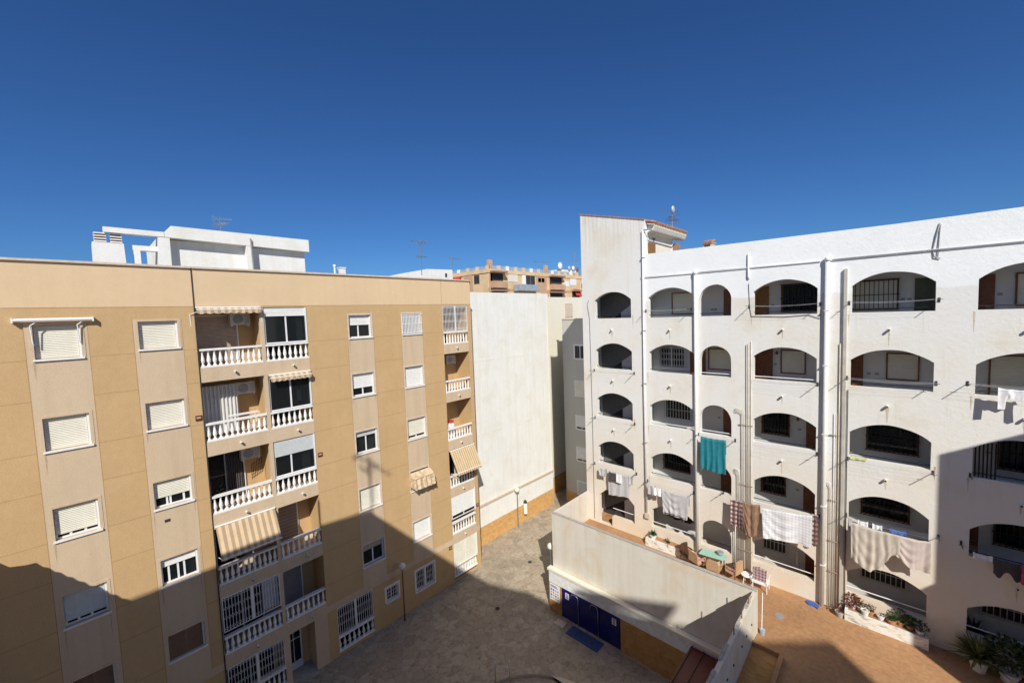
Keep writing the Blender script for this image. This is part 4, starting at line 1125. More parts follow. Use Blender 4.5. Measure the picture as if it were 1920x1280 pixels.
# low kerbed bed on the terrace
t = thing('terrace_kerb', (-3.2, 14, TZ), 'low terracotta kerb enclosing a sunken rectangle of the orange terrace', 'kerb')
b = MB(); b.box(-3.66, -2.72, 16.28, 16.36, TZ, TZ+.16); b.box(-2.80, -2.66, 9.0, 16.28, TZ, TZ+.16); b.build('kerb', 'terrace_tile', t)
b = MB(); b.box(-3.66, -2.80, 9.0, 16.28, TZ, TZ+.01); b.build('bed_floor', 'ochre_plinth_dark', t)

# planters (raised beds) in front of arches B and E
def planter(x0, x1, y0, label):
    t = thing('raised_planter', ((x0+x1)/2, 20.3, TZ), label, 'planter', 'raised planters along the gallery')
    b = MB(); b.box(x0, x1, y0, y0+.10, TZ, TZ+.42); b.box(x0, x0+.10, y0+.10, 20.49, TZ, TZ+.42); b.box(x1-.10, x1, y0+.10, 20.49, TZ, TZ+.42); b.build('front_wall', 'peeling_white', t)
    b = MB(); b.box(x0+.10, x1-.10, y0+.10, 20.49, TZ, TZ+.40); b.build('tiled_top', 'terrace_tile', t)
planter(-9.55, -7.15, 19.98, 'peeling white planter with bare orange top under the second arch from the left')
planter(-1.26, 1.08, 20.0, 'peeling white planter crowded with pots under the wide arch')

# ---------------------------------------------------------------- pools
b = MB()
ring = [(math.cos(a)*3.97-9.0, math.sin(a)*3.97+9.97) for a in [2*PI*i/48 for i in range(48)]]
ring2 = [(math.cos(a)*3.52-9.0, math.sin(a)*3.52+9.97) for a in [2*PI*i/48 for i in range(64)]]
b.prism([ring, ring2], 0, .12, plane='xy'); tag(b.build('pool_coping', 'coping_stone'), kind='structure')
b = MB(); b.face([(x, y, .05) for x, y in ring2]); tag(b.build('pool_water', 'pool_water'), kind='structure')
t = thing('pool_ladder', (-12.5, 12.0, .1), 'two curved steel handrails at the edge of the round pool', 'pool ladder')
for (x, y) in ((-12.9, 11.8), (-12.45, 12.25)):
    b = MB(); b.tube([(x, y, .1), (x, y, .75), (x+.05, y-.05, .85), (x+.2, y-.2, .85), (x+.3, y-.3, .6), (x+.32, y-.32, .0)], .022, seg=8); b.build('handrail', 'steel', t, smooth=True)
b = MB(); b.lathe(-17.3, 19.3, [(.13, .0), (.13, .008), (.05, .009)], seg=16); tag(b.build('manhole_cover', 'room_dark'), 'small dark round drain cover in the sunlit paving', 'drain cover')

b = MB(); b.lathe(-15.9, 14.9, [(.13, .0), (.13, .008), (.05, .009)], seg=16); tag(b.build('manhole_cover', 'room_dark'), 'small dark round drain cover in the shaded paving', 'drain cover')
# ================================================================= clothes lines and laundry
def rack(x0, x1, z, label, length=.55, lines=5, mat='steel', arms=(True, True)):
    t = thing('clothes_rack', RM((x0+x1)/2, 0, z), label, 'clothes line', 'clothes lines on the white gallery wall')
    for x, on in zip((x0, x1), arms):
        if not on: continue
        b = MB(RM); b.tube([(x, 0, z), (x, length, z+.03)], .013, seg=6); b.box(x-.03, x+.03, 0, .02, z-.08, z+.08); b.tube([(x-.08, length*.55, z+.02), (x+.08, length*.55, z+.02)], .008, seg=4); b.build('arm', 'cable_black', t)
    b = MB(RM)
    for i in range(lines):
        n = .08+(length-.12)*i/(lines-1); k = 8; sag = .03+.02*((i*7) % 3)
        b.tube([(x0+(x1-x0)*j/k, n, z+.03-sag*4*(j/k)*(1-j/k)) for j in range(k+1)], .0022, seg=4)
    b.build('lines', 'pale_metal', t)
    return t
rack(-12.78, -10.28, 12.90, 'empty clothes lines under the second tower arch from the top')
rack(-12.80, -10.30, 10.10, 'empty clothes lines under the third tower arch from the top')
rack(-12.90, -10.24, 7.32, 'clothes lines carrying pale sheets under the fourth tower arch')
rack(-9.56, -7.25, 16.25, 'empty clothes lines at the top arch beside the white tower')
rack(-9.60, -7.2, 7.10, 'clothes lines carrying grey sheet and white garments beside the tower')
rack(-6.95, -5.31, 10.12, 'clothes lines carrying the teal curtain')
rack(-5.83, -2.16, 7.50, 'long clothes lines carrying plaid, brown and quilted cloths')
rack(-4.74, -2.2, 16.28, 'empty clothes lines at the top arch left of the large white pipe')
rack(-4.74, -2.26, 13.02, 'nearly bare clothes lines at the second arch left of the large white pipe', arms=(False, True))
rack(-4.74, -2.26, 10.12, 'nearly bare clothes lines at the third arch left of the large white pipe', arms=(False, True))
rack(-1.31, 1.10, 16.28, 'empty clothes lines at the top arch right of the large white pipe')
rack(-1.34, 1.09, 13.36, 'empty clothes lines at the second arch right of the large white pipe')
rack(-1.28, 1.08, 10.14, 'empty clothes lines at the third arch right of the large white pipe')
rack(-1.29, 1.26, 7.84, 'clothes lines carrying beige sheets and small white and blue garments')
rack(1.83, 4.3, 13.42, 'clothes lines carrying a white shirt at the right edge')
rack(1.96, 4.3, 10.27, 'bare clothes lines on the shaded wall at the right edge')
rack(1.81, 4.3, 7.82, 'clothes lines carrying dark shaded washing at the right edge')

def cloth(name, label, cat, x0, x1, zt, zb, mat, n=.30, folds=5, amp=.035, swag=None, zt1=None, zb1=None, seed=0, hang=.02, group=None, taper=0., back=True, ucurve=0.):
    """cloth hung over a line: x0..x1 top edge at zt(zt1), bottom at zb(zb1); swag(u)-> extra drop"""
    rr = random.Random(seed+int(abs(x0)*100)); ph_ = [rr.random()*6.28 for _ in range(4)]
    zt1 = zt if zt1 is None else zt1; zb1 = zb if zb1 is None else zb1
    nx, nz = 36, 14; b = MB(RM)
    sd_ = seed+x0*3.1+zt
    def P(i, j):
        u = i/nx; v = j/nz
        top = zt+(zt1-zt)*u-.035*4*u*(1-u)-.012*abs(math.sin(u*folds*PI))
        bot = zb+(zb1-zb)*u+.035*MN.noise(Vector((u*4, sd_, 0)))
        if swag: bot -= swag(u)
        x = x0+(x1-x0)*u; cx = (x0+x1)/2; x = cx+(x-cx)*(1-taper*v)
        uu = u+.10*v*MN.noise(Vector((u*2.5, v*1.5, sd_)))
        wgt = .35+.9*abs(MN.noise(Vector((u*5, .3*v, sd_+7))))*2
        f = math.sin(uu*folds*2*PI+ph_[1])*amp*wgt*(.35+.65*v)
        f += MN.noise(Vector((uu*folds*2.2, v*1.3, sd_+3)))*amp*1.4*(.3+.7*v)
        if ucurve: f += ucurve*math.sin(2*PI*(3.2*(v+.55*(2*u-1)**2)+ph_[2]))*(.25+.75*v)*(1-.5*abs(2*u-1))
        return (x+f*.35, n+f+hang*v, top+(bot-top)*v)
    for i in range(nx):
        for j in range(nz): b.face([P(i, j), P(i+1, j), P(i+1, j+1), P(i, j+1)])
    if back:
        for i in range(nx):
            def Q(i, v):
                x, nn, z = P(i, 0); return (x, nn-.05*v-.02, z-.45*abs(zt-zb)*v)
            b.face([P(i, 0), P(i+1, 0), Q(i+1, 0), Q(i, 0)]); b.face([Q(i, 0), Q(i+1, 0), Q(i+1, 1), Q(i, 1)])
    return tag(b.build(name, mat, smooth=True), label, cat, group)
cloth('garment', 'small pale garment at the left end of the lines under the fourth tower arch', 'garment', -12.40, -11.92, 7.30, 6.82, 'grey_cloth', folds=2, n=.35)
cloth('bed_sheet', 'pale grey fitted sheet hanging under the fourth tower arch', 'sheet', -11.86, -10.5, 7.24, 5.80, 'grey_cloth', n=.30, folds=3, amp=.02, zb1=5.98, taper=.05)
cloth('pillowcase', 'charcoal cloth hung before the pale sheet under the tower arch', 'cloth', -11.72, -11.28, 7.24, 6.72, 'dark_cloth', n=.42, folds=1.5, amp=.01, back=False)
cloth('tea_towel', 'small white towel next to the charcoal cloth under the tower arch', 'towel', -11.26, -10.92, 7.25, 6.72, 'white_cloth', n=.43, folds=1.5, amp=.01, back=False)
cloth('garment', 'pale garment at the right end of the lines under the fourth tower arch', 'garment', -10.58, -10.33, 7.26, 6.75, 'grey_cloth', folds=1, n=.3)
cloth('garment', 'white top hanging left of the large grey sheet beside the tower', 'garment', -9.45, -9.05, 7.08, 6.55, 'grey_cloth', folds=2, n=.36)
cloth('garment', 'bright white garment between the white top and the grey sheet', 'garment', -9.15, -8.68, 7.05, 6.62, 'white_cloth', folds=2, n=.44)
cloth('bed_sheet', 'large draped grey sheet on the lines beside the tower', 'sheet', -8.68, -7.28, 7.02, 5.85, 'grey_cloth', n=.40, folds=4, amp=.025, taper=.12, ucurve=.035)
cloth('bed_sheet', 'pale sheet layer folded behind the large draped grey sheet', 'sheet', -8.72, -7.35, 6.98, 5.72, 'grey_cloth', n=.30, folds=2, amp=.02, taper=.10)
cloth('curtain', 'teal curtain hung over the line beside a tall white drainpipe', 'curtain', -6.74, -5.62, 10.16, 8.60, 'teal_cloth', n=.36, folds=4.5, amp=.05, zb1=8.52)
cloth('tablecloth', 'dark and cream plaid cloth left of the brown cloth', 'tablecloth', -5.42, -4.92, 7.46, 6.28, 'plaid_cloth', n=.40, folds=3, amp=.035, zb1=6.08)
cloth('tablecloth', 'plain brown draped cloth between the plaid cloth and the white quilt', 'tablecloth', -4.93, -4.22, 7.50, 6.05, 'brown_cloth', n=.40, folds=2.2, amp=.04, ucurve=.045, swag=lambda u: .1*math.sin(u*PI), taper=.22)
cloth('quilt', 'white quilted bedspread with grey lines on the long clothes line', 'quilt', -4.15, -2.34, 7.42, 6.1, 'quilt_cloth', n=.42, folds=2, amp=.03, ucurve=.03, zt1=7.62, zb1=6.3, taper=.06)
cloth('tablecloth', 'dark and cream plaid cloth hanging right of the white quilt', 'tablecloth', -2.36, -2.16, 7.66, 6.32, 'plaid_cloth', n=.30, folds=1.5, amp=.03)
cloth('bed_sheet', 'beige fitted sheet with many gathers, left of the pinkish sheet', 'sheet', -1.12, .30, 7.80, 6.35, 'beige_cloth', n=.46, folds=6, amp=.035, zt1=7.72, zb1=7.0, swag=lambda u: .55*max(0,math.sin(min(1, u*1.15)*PI))**1.2, taper=.05, ucurve=.03)
cloth('bed_sheet', 'pinkish beige sheet hanging right of the gathered beige sheet', 'sheet', .06, 1.06, 7.70, 6.62, 'pink_cloth', n=.42, folds=2.3, amp=.025, ucurve=.03, zt1=7.76, zb1=6.60, swag=lambda u: -.5*(1-min(1, u*2.2))*.8)
for i, (x, w_, m_, lb) in enumerate(((-1.22, .12, 'grey_cloth', 'small grey garment at the left end of the beige sheets'), (-.92, .30, 'white_cloth', 'folded white garment above the gathered beige sheet'), (-.50, .28, 'white_cloth', 'white cloth between the folded garment and the blue one'), (-.02, .46, 'blue_cloth', 'blue garment bunched on the line above the pinkish sheet'))):
    cloth('garment', lb, 'garment', x, x+w_, 7.86, 7.66 if i else 7.3, m_, n=.20+.02*i, folds=2, amp=.02, back=False)
cloth('shirt', 'white shirt hanging from the clothes lines high at the right edge', 'shirt', 2.45, 3.3, 13.40, 13.05, 'white_cloth', n=.42, folds=3, amp=.04, swag=lambda u: .35 if (u < .22 or u > .75) else 0)
cloth('garment', 'pale garment on the shaded clothes lines at the right edge', 'garment', 2.05, 2.48, 7.78, 7.58, 'white_cloth', n=.40, folds=2)
cloth('garment', 'dark garments hanging in shade at the right edge', 'garment', 2.5, 3.1, 7.75, 7.25, 'dark_cloth', n=.42, folds=2, swag=lambda u: .12*math.sin(u*9))
cloth('garment', 'magenta cloth at the far right end of the shaded clothes lines', 'garment', 3.08, 3.4, 7.74, 7.12, 'magenta_cloth', n=.46, folds=2)

cloth('garment', 'pale yellow-green cloth lying over the sill of the wide third-row arch', 'cloth', -1.2, -.7, 10.30, 10.18, 'yellow_cloth', n=.03, folds=2, amp=.01, back=False)
b = MB(RM); 
for i in range(6): b.box(2.05+i*.09, 2.09+i*.09, -.10, -.07, 10.22, 11.45)
b.build('railing_panel', 'black_iron', gal)
for (x, z) in ((-3.92, 14.15), (-3.1, 11.2), (2.2, 5.65), (2.65, 5.6)):
    b = MB(RM); b.tube([(x, -1.36, z), (x, -1.24, z)], .03, seg=6); b.tube([(x, -1.24, z-.10), (x, -1.24, z-.02), (x, -1.24, z+.07)], [.04, .06, .02], seg=8); b.build('wall_lantern', 'post_brown', gal)
# ================================================================= terrace furniture and plants
def armchair(x, y, yaw, label, mat='wicker', cushion=None, h=.88):
    t = thing('wicker_chair', (x, y, TZ), label, 'chair', 'wicker chairs round the terrace table'); t.rotation_euler = (0, 0, yaw)
    def loc(): return MB(lambda a, b_, c: (a+x, b_+y, c+TZ))
    b = loc(); b.box(-.26, .26, -.24, .24, .38, .44); b.build('seat', mat, t)
    b = loc()
    b.prism([[(-.27, .44), (.27, .44), (.24, h), (.12, h+.04), (-.12, h+.04), (-.24, h)]], .24, .29); b.build('backrest', mat, t)
    for s in (-1, 1):
        b = loc(); b.box(s*.26-.025, s*.26+.025, -.24, .24, .62, .66); b.box(s*.26-.02, s*.26+.02, -.24, -.2, .44, .62); b.build('armrest', mat, t)
        for q in (-1, 1):
            b = loc(); b.tube([(s*.25, q*.22, .38), (s*.27, q*.25, 0)], [.022, .018], seg=6); b.build('leg', 'dark_wood', t)
    if cushion:
        b = loc(); b.box(-.22, .22, -.21, .21, .44, .50); b.build('cushion', cushion, t)
    return t
t = thing('dining_table', (-6.15, 20.1, TZ), 'turquoise topped terrace table in front of the narrow arch', 'table')
b = MB(); b.prism([[(-6.75, 19.8), (-5.72, 19.92), (-5.62, 20.15), (-5.66, 20.4), (-6.72, 20.38)]], TZ+.68, TZ+.72, plane='xy'); b.build('tabletop', 'turquoise_top', t)
for (x, y) in ((-6.62, 19.88), (-5.78, 19.98), (-6.62, 20.32), (-5.76, 20.32)):
    b = MB(); b.tube([(x, y, TZ+.68), (x, y, TZ)], .025, seg=6); b.build('leg', 'dark_wood', t)
armchair(-6.75, 19.62, 2.75, 'wicker chair with a pink cushion at the left end of the turquoise table', cushion='pink_cushion')
armchair(-5.95, 19.52, PI, 'pale wicker chair with its tall back to the parapet before the turquoise table')
armchair(-5.22, 19.85, -1.9, 'wicker chair turned sideways with pink cushion at the right of the table', cushion='pink_cushion', h=1.0)
armchair(-7.25, 19.8, 1.2, 'dark wooden chair beside the tall drainpipe', mat='dark_wood')
t = thing('glass_bowl', (-5.9, 20.25, TZ+.72), 'dark bowl standing on the turquoise table', 'bowl')
b = MB(); b.lathe(-5.9, 20.25, [(.07, TZ+.72), (.13, TZ+.80), (.15, TZ+.90), (.13, TZ+.90)], seg=14); b.build('bowl_body', 'screen_grey', t, smooth=True)
b = MB(); drape(RM, b, -5.72, -5.25, TZ+.35, TZ+.95, .1, 2, .05); tag(b.build('towel', 'white_cloth', smooth=True), 'white towel over the right side of the turquoise table', 'towel')
t = thing('side_table', (-4.72, 19.95, TZ), 'low white round stool table at the foot of the conduit bundle', 'stool')
b = MB(); b.lathe(-4.72, 19.95, [(.22, TZ+.40), (.23, TZ+.42), (.23, TZ+.45), (.2, TZ+.46)], seg=18); b.build('stool_top', 'white_paint', t)
for a in (0, 2.1, 4.2):
    b = MB(); b.tube([(-4.72+.14*math.cos(a), 19.95+.14*math.sin(a), TZ+.4), (-4.72+.2*math.cos(a), 19.95+.2*math.sin(a), TZ)], .018, seg=6); b.build('leg', 'white_paint', t)
t = thing('garden_armchair', (-4.15, 20.0, TZ), 'white armchair with a large patterned cushion and striped towel by the gallery', 'armchair')
b = MB(); b.box(-4.45, -3.85, 19.7, 20.2, TZ+.34, TZ+.40); b.build('seat', 'white_paint', t)
for (x, y) in ((-4.42, 19.73), (-3.88, 19.73), (-4.42, 20.17), (-3.88, 20.17)):
    b = MB(); b.tube([(x, y, TZ), (x, y, TZ+.34)], .02, seg=6); b.build('leg', 'white_paint', t)
b = MB(); b.tube([(-4.45, 19.7, TZ+.4), (-4.45, 19.75, TZ+.6), (-4.45, 20.2, TZ+.62)], .02, seg=6); b.tube([(-3.85, 19.7, TZ+.4), (-3.85, 19.75, TZ+.6), (-3.85, 20.2, TZ+.62)], .02, seg=6); b.build('armrest', 'white_paint', t)
checks('cushion_pattern', (.46, .38, .38), (.16, .10, .11), .13)
b = MB(); b.prism([[(-4.42, TZ+.42), (-3.95, TZ+.42), (-3.92, TZ+.92), (-4.2, TZ+1.0), (-4.45, TZ+.92)]], 19.83, 19.95); tag(b.build('cushion', 'cushion_pattern'), 'upright mauve patterned cushion on the white armchair', 'cushion')
b = MB(); drape(RM, b, -3.90, -3.70, TZ+.2, TZ+.95, .75, 2, .03); tag(b.build('towel', 'blue_stripe', smooth=True), 'blue and white striped towel over the arm of the white armchair', 'towel')
m_ = MB(); m_.prism([[(-2.55, 20.2), (-2.42, 20.05), (-2.25, 20.10), (-2.12, 20.0), (-2.10, 20.25), (-2.3, 20.36), (-2.5, 20.35)]], TZ, TZ+.05, plane='xy'); tag(m_.build('floor_cloth', 'blue_cloth'), 'crumpled blue cloth on the orange terrace at the foot of the large pipe', 'cloth')
m_ = MB(); m_.lathe(-3.2, 18.6, [(.17, TZ), (.17, TZ+.008), (.06, TZ+.009)], seg=16); tag(m_.build('floor_drain', 'pipe_grey'), 'round grey drain in the orange terrace floor', 'drain')
t = thing('mop', (-3.55, 17.3, TZ), 'white handled mop leaning on the terrace wall over a grey bucket', 'mop')
b = MB(); b.tube([(-3.52, 17.1, TZ+.15), (-3.6, 17.6, TZ+1.35)], .015, seg=6); b.build('handle', 'white_paint', t)
b = MB(); b.lathe(-3.5, 17.1, [(.08, TZ), (.10, TZ+.2), (.09, TZ+.2)], seg=12); b.build('bucket', 'screen_grey', t)
t = thing('parasol', (-3.02, 21.5, TZ), 'closed pale parasol standing inside the gallery behind the quilt', 'parasol')
b = MB(); b.tube([(-3.02, 21.45, TZ), (-3.02, 21.45, 5.3)], .015, seg=6); b.build('pole', 'white_paint', t)
b = MB(); b.lathe(-3.02, 21.45, [(.02, 5.28), (.07, 4.9), (.11, 4.35), (.06, 4.3), (.08, 4.1)], seg=8); b.build('canopy', 'pink_cloth', t)
# white garden chairs and table inside gallery B/D
t = thing('garden_table', (-7.6, 21.2, TZ), 'white plastic table in the ground gallery beside the tower', 'table')
b = MB(); b.prism([[(-8.15+.0, 20.95), (-7.1, 20.95), (-7.0, 21.2), (-7.1, 21.5), (-8.15, 21.5), (-8.25, 21.2)]], TZ+.62, TZ+.66, plane='xy'); b.build('tabletop', 'white_paint', t)
for (x, y) in ((-8.0, 21.05), (-7.2, 21.05), (-8.0, 21.4), (-7.2, 21.4)):
    b = MB(); b.tube([(x, y, TZ+.62), (x, y, TZ)], .025, seg=6); b.build('leg', 'white_paint', t)
t = thing('storage_basket', (-4.2, 21.0, TZ), 'woven pale basket behind the low wall of the ground gallery', 'basket')
b = MB(); b.box(-4.5, -3.9, 20.82, 21.15, TZ, TZ+.72); b.build('body', 'pipe_beige', t)
t = thing('barbecue_grill', (-8.4, 21.6, TZ), 'dark iron shelf on the wall behind the hanging grey sheet', 'shelf')
b = MB(RM); b.box(-8.9, -7.6, -1.35, -1.1, 4.95, 5.0); b.box(-8.7, -8.4, -1.35, -1.15, 4.8, 4.95); b.box(-8.1, -7.8, -1.35, -1.15, 4.8, 4.95); b.build('shelf_board', 'black_iron', t)

# ---- potted plants
def leaves(mb, c, r, n, size, rng, squash=1., mi=0, up=.3):
    for _ in range(n):
        while True:
            p = Vector((rng.uniform(-1, 1), rng.uniform(-1, 1), rng.uniform(-1, 1)))
            if .2 < p.length < 1: break
        q = Vector(c)+Vector((p.x*r, p.y*r, p.z*r*squash))
        d = (p+Vector((0, 0, up))+Vector((rng.uniform(-.4, .4), rng.uniform(-.4, .4), rng.uniform(-.4, .4)))).normalized(); s = d.orthogonal().normalized()
        s = (Matrix.Rotation(rng.uniform(0, 6.28), 3, d) @ s); L_ = size*rng.uniform(.6, 1.3); W_ = L_*.32
        mb.face([q, q+d*L_*.5+s*W_, q+d*L_, q+d*L_*.5-s*W_], mi)
def potted(x, y, z, r, h, label, potm='pot_white', leafm='leaf', lr=.18, ln=70, ls=.09, kind='bush', seed=1, lift=.8):
    rng = random.Random(seed)
    t = thing('potted_plant', (x, y, z), label, 'potted plant')
    b = MB(); b.lathe(x, y, [(r*.72, z), (r*.95, z+h*.85), (r*1.08, z+h*.86), (r*1.08, z+h), (r*.9, z+h), (r*.88, z+h*.9), (.01, z+h*.9)], seg=16); b.build('pot', potm, t, smooth=False)
    b = MB()
    if kind == 'bush':
        for i in range(3):
            a = i*2.1; b.tube([(x, y, z+h*.9), (x+.3*lr*math.cos(a), y+.3*lr*math.sin(a), z+h+lr*.7)], .008, 0, seg=4)
        leaves(b, (x, y, z+h+lr*lift), lr, ln, ls, rng, .8)
    else:
        for i in range(ln):
            a = rng.uniform(0, 6.28); e = rng.uniform(.05, 1.25); L_ = lr*rng.uniform(.75, 1.15)
            hd = Vector((math.cos(a), math.sin(a), 0)); p0 = Vector((x, y, z+h+.05)); s = Vector((-math.sin(a), math.cos(a), 0))
            pts = []
            for k in range(5):
                u = k/4; pts.append(p0+hd*L_*u*math.cos(e)+Vector((0, 0, L_*(u*math.sin(e)-.28*u*u*math.cos(e)))))
            w0 = ls*.35
            for k in range(4):
                wa = w0*(1-(k/4)**2)+.002; wb_ = w0*(1-((k+1)/4)**2)+.001
                b.face([pts[k]-s*wa, pts[k]+s*wa, pts[k+1]+s*wb_, pts[k+1]-s*wb_])
    b.build('foliage', leafm, t, fixn=False)
    return t
PZ = TZ+.40
potted(-1.02, 20.36, PZ, .10, .14, 'red-leaved plant in a white pot at the left end of the crowded planter', 'pot_white', 'leaf_red', .26, 190, .10, seed=2, lift=.6)
potted(-.82, 20.40, PZ, .11, .16, 'yellow-green potted plant behind the small white pots', 'pot_white', 'leaf_yellow', .13, 50, .07, seed=3)
potted(-.66, 20.18, PZ, .13, .20, 'wide white pot with almost bare dark soil on the crowded planter', 'pot_white', 'leaf_dark', .06, 10, .05, seed=4)
potted(-.50, 20.35, PZ, .12, .15, 'dark bushy plant in a clay pot behind the wide white pot', 'pot_clay', 'leaf_dark', .13, 70, .07, seed=5)
potted(-.20, 20.25, PZ, .11, .15, 'small round white pot with a low plant at the middle of the crowded planter', 'pot_white', 'leaf_dark', .07, 22, .05, seed=6)
potted(.10, 20.22, PZ, .14, .16, 'spiky green plant in a clay bowl on the crowded planter', 'pot_clay', 'leaf', .18, 60, .08, 'spike', seed=7)
potted(.34, 20.34, PZ, .13, .16, 'bushy dark green plant filling the shaded part of the planter', 'pot_clay', 'leaf', .24, 190, .09, seed=8)
potted(.60, 20.30, PZ, .12, .15, 'second bushy green plant beside the last white pot', 'pot_clay', 'leaf', .20, 150, .08, seed=18)
potted(.86, 20.22, PZ, .13, .16, 'shaded plant in a white bowl at the right end of the crowded planter', 'pot_white', 'leaf_dark', .20, 120, .08, seed=9)
potted(-9.20, 20.18, PZ, .17, .20, 'spiky plant in a lumpy white pot on the bare planter', 'pot_white', 'leaf', .26, 60, .10, 'spike', seed=10)
potted(-8.45, 20.30, PZ, .10, .02, 'small dark tuft growing from the bare orange planter top', 'soil', 'leaf_dark', .11, 45, .07, seed=11)
potted(2.26, 20.02, TZ, .24, .38, 'large yucca with long pointed leaves in a white pot by the shaded wall', 'pot_white', 'leaf_yellow', .85, 130, .12, 'spike', seed=12)
potted(2.92, 20.0, TZ, .24, .34, 'tall leafy plant in a ribbed white pot at the lower right corner', 'pot_white', 'leaf_dark', .55, 480, .14, seed=13, lift=1.1)
potted(3.55, 20.1, TZ, .22, .34, 'dark bush beside the ribbed white pot at the right edge', 'pot_clay', 'leaf_dark', .5, 380, .14, seed=14, lift=1.0)
potted(2.25, 21.3, TZ, .2, .5, 'dark palm-like plant inside the shaded ground gallery', 'pot_clay', 'leaf_dark', .55, 70, .12, 'spike', seed=15)
potted(-1.42, 20.1, TZ, .15, .22, 'grey clay pot with red leaves in the corner left of the crowded planter', 'concrete', 'leaf_red', .14, 50, .08, seed=16)

# ================================================================= FAR BUILDINGS
t = thing('brick_apartments', (-50, 55, 0), 'distant brown brick apartment block with rooftop pillars and balconies', 'building')
FB = XR(-46.1); FC = lambda s, n, z: (s, 44-n, z)
b = MB(); b.box(-57, -46.1, 44, 74, 0, 23.0); b.build('wall', 'far_ochre', t)
b = MB(FB); b.box(44, 74, 0, .12, 22.95, 23.55, 0); b.box(44, 74, 0, .05, 20.2, 20.6, 1); b.build('cornice', ['far_ochre', 'far_brick'], t)
b = MB(FC); b.box(-57, -45.98, 0, .12, 22.95, 23.55); b.build('cornice', 'far_ochre', t)
# brick infill panels
for (a, c_, z0, z1) in ((55.6, 58.6, 20.6, 22.95), (56.8, 59.0, 17, 20.2), (44.2, 44.9, 20.0, 22.9)):
    b = MB(FB); b.box(a, c_, 0, .06, z0, z1); b.build('brick_panel', 'far_brick', t)
b = MB(FC); b.box(-51.8, -49.6, 0, .06, 19, 22.9); b.build('brick_panel', 'far_brick', t)
# roof balustrade
i = 0; y = 44.3
while y < 73:
    tall = i in (0, 7, 13)
    b = MB(FB); b.box(y, y+(.55 if not tall else .8), -.4, .0, 23.0, 24.2 if not tall else 25.0)
    b.build('roof_pillar', ('white_paint' if i % 3 == 2 else 'far_ochre') if not tall else 'far_brick', t); y += 2.0; i += 1
b = MB(FB); b.box(44.3, 66, -.25, -.2, 23.55, 24.15); b.build('glass_parapet', 'glass_screen', t)
for i in range(5):
    b = MB(FC); b.box(-55.8+i*2.3, -55.3+i*2.3, -.4, 0, 23.0, 24.1); b.build('roof_pillar', 'white_paint' if i == 1 else 'far_ochre', t)
b = MB(FC); b.box(-55.8, -46.5, -.25, -.2, 23.55, 24.0); b.build('glass_parapet', 'glass_screen', t)
def fwin(mp, s0, s1, z0, z1, mat, fr='white_paint', n=0.):
    b = MB(mp); b.box(s0, s1, n, n+.05, z0, z1); o = b.build('window', fr, t)
    b = MB(mp); k = max(1, int((s1-s0)/.8)); 
    for i in range(k):
        a = s0+(s1-s0)*i/k; c = s0+(s1-s0)*(i+1)/k; b.box(a+.07, c-.07, n+.05, n+.06, z0+.08, z1-.08)
    b.build('pane', mat, o)
def fbalc(mp, s0, s1, z0, h=1.0, d=.9, mat='far_brown', dark=True, top=None):
    b = MB(mp); b.box(s0, s1, 0, d, z0, z0+h); b.build('balcony', mat, t)
    b = MB(mp); b.box(s0+.1, s1-.1, .02, .06, z0+h, z0+h+1.3); b.build('recess', 'room_dark', t)  # flat dark panel: the shade of the balcony recess put into colour
    b = MB(mp); b.box(s0-.1, s1+.1, 0, d, z0+h+1.35, z0+h+1.6); b.build('canopy', 'far_brown', t)
fbalc(FB, 44.4, 47.4, 20.6, 1.05, 1.0, 'far_brick')
fbalc(FB, 59.4, 63.2, 20.6, 1.0, .9, 'far_brick'); fbalc(FB, 66.4, 69.0, 18.2, .9, .9, 'far_brick')
fbalc(FB, 44.6, 47.6, 17.7, 1.05, 1.0, 'far_brick'); fbalc(FB, 59.4, 63.4, 17.7, 1.0, .9, 'far_brick')
b = MB(FB); b.box(48.6, 50.8, 0, .05, 21.7, 23.0); slats(b, 48.7, 50.7, .06, 21.75, 22.95, .25); b.build('window', 'shutter_cream', t)
fwin(FB, 52.9, 55.3, 21.4, 23.0, 'room_dark', 'steel'); b = MB(FB); b.box(52.0, 52.8, 0, .12, 21.4, 23.0); b.build('shutter_panel', 'white_paint', t)
fwin(FB, 56.1, 58.0, 21.8, 22.7, 'room_dark'); fwin(FB, 66.0, 68.0, 21.6, 23.0, 'shutter_white'); fwin(FB, 63.6, 65.6, 21.3, 22.3, 'shutter_white')
b = MB(FB); b.face([(66.9, .05, 20.9), (68.9, .05, 20.9), (68.9, .8, 19.6), (66.9, .8, 19.6)]); b.build('red_blind', 'red_awning', t)
b = MB(FC); b.face([(-55.0, .05, 22.9), (-52.3, .05, 22.9), (-52.3, .8, 22.3), (-55.0, .8, 22.3)]); b.build('red_blind', 'red_awning', t)
fwin(FC, -49.3, -48.0, 21.4, 22.8, 'room_dark', 'far_brown'); fwin(FC, -51.6, -50.2, 21.4, 22.3, 'shutter_warm', 'white_paint')
b = MB(FB); b.box(49.5, 54.6, .3, 1.6, 20.2, 21.2); b.build('screen', 'screen_grey', t)
for k in range(6):
    fwin(FB, 69.6, 71.2, 21-3*k, 22.2-3*k, 'room_dark')
t2 = thing('rooftop_shed', (-47, 65, 23.0), 'cluttered white rooftop room beside the satellite dishes', 'shed')
b = MB(); b.box(-50, -46.6, 63.5, 69.5, 23.0, 24.6); b.box(-46.6, -46.5, 64.6, 65.6, 23.1, 24.3, 1); b.box(-46.6, -46.5, 67.2, 68.2, 23.1, 24.2, 1); b.build('walls', ['white_paint', 'far_brick'], t2)
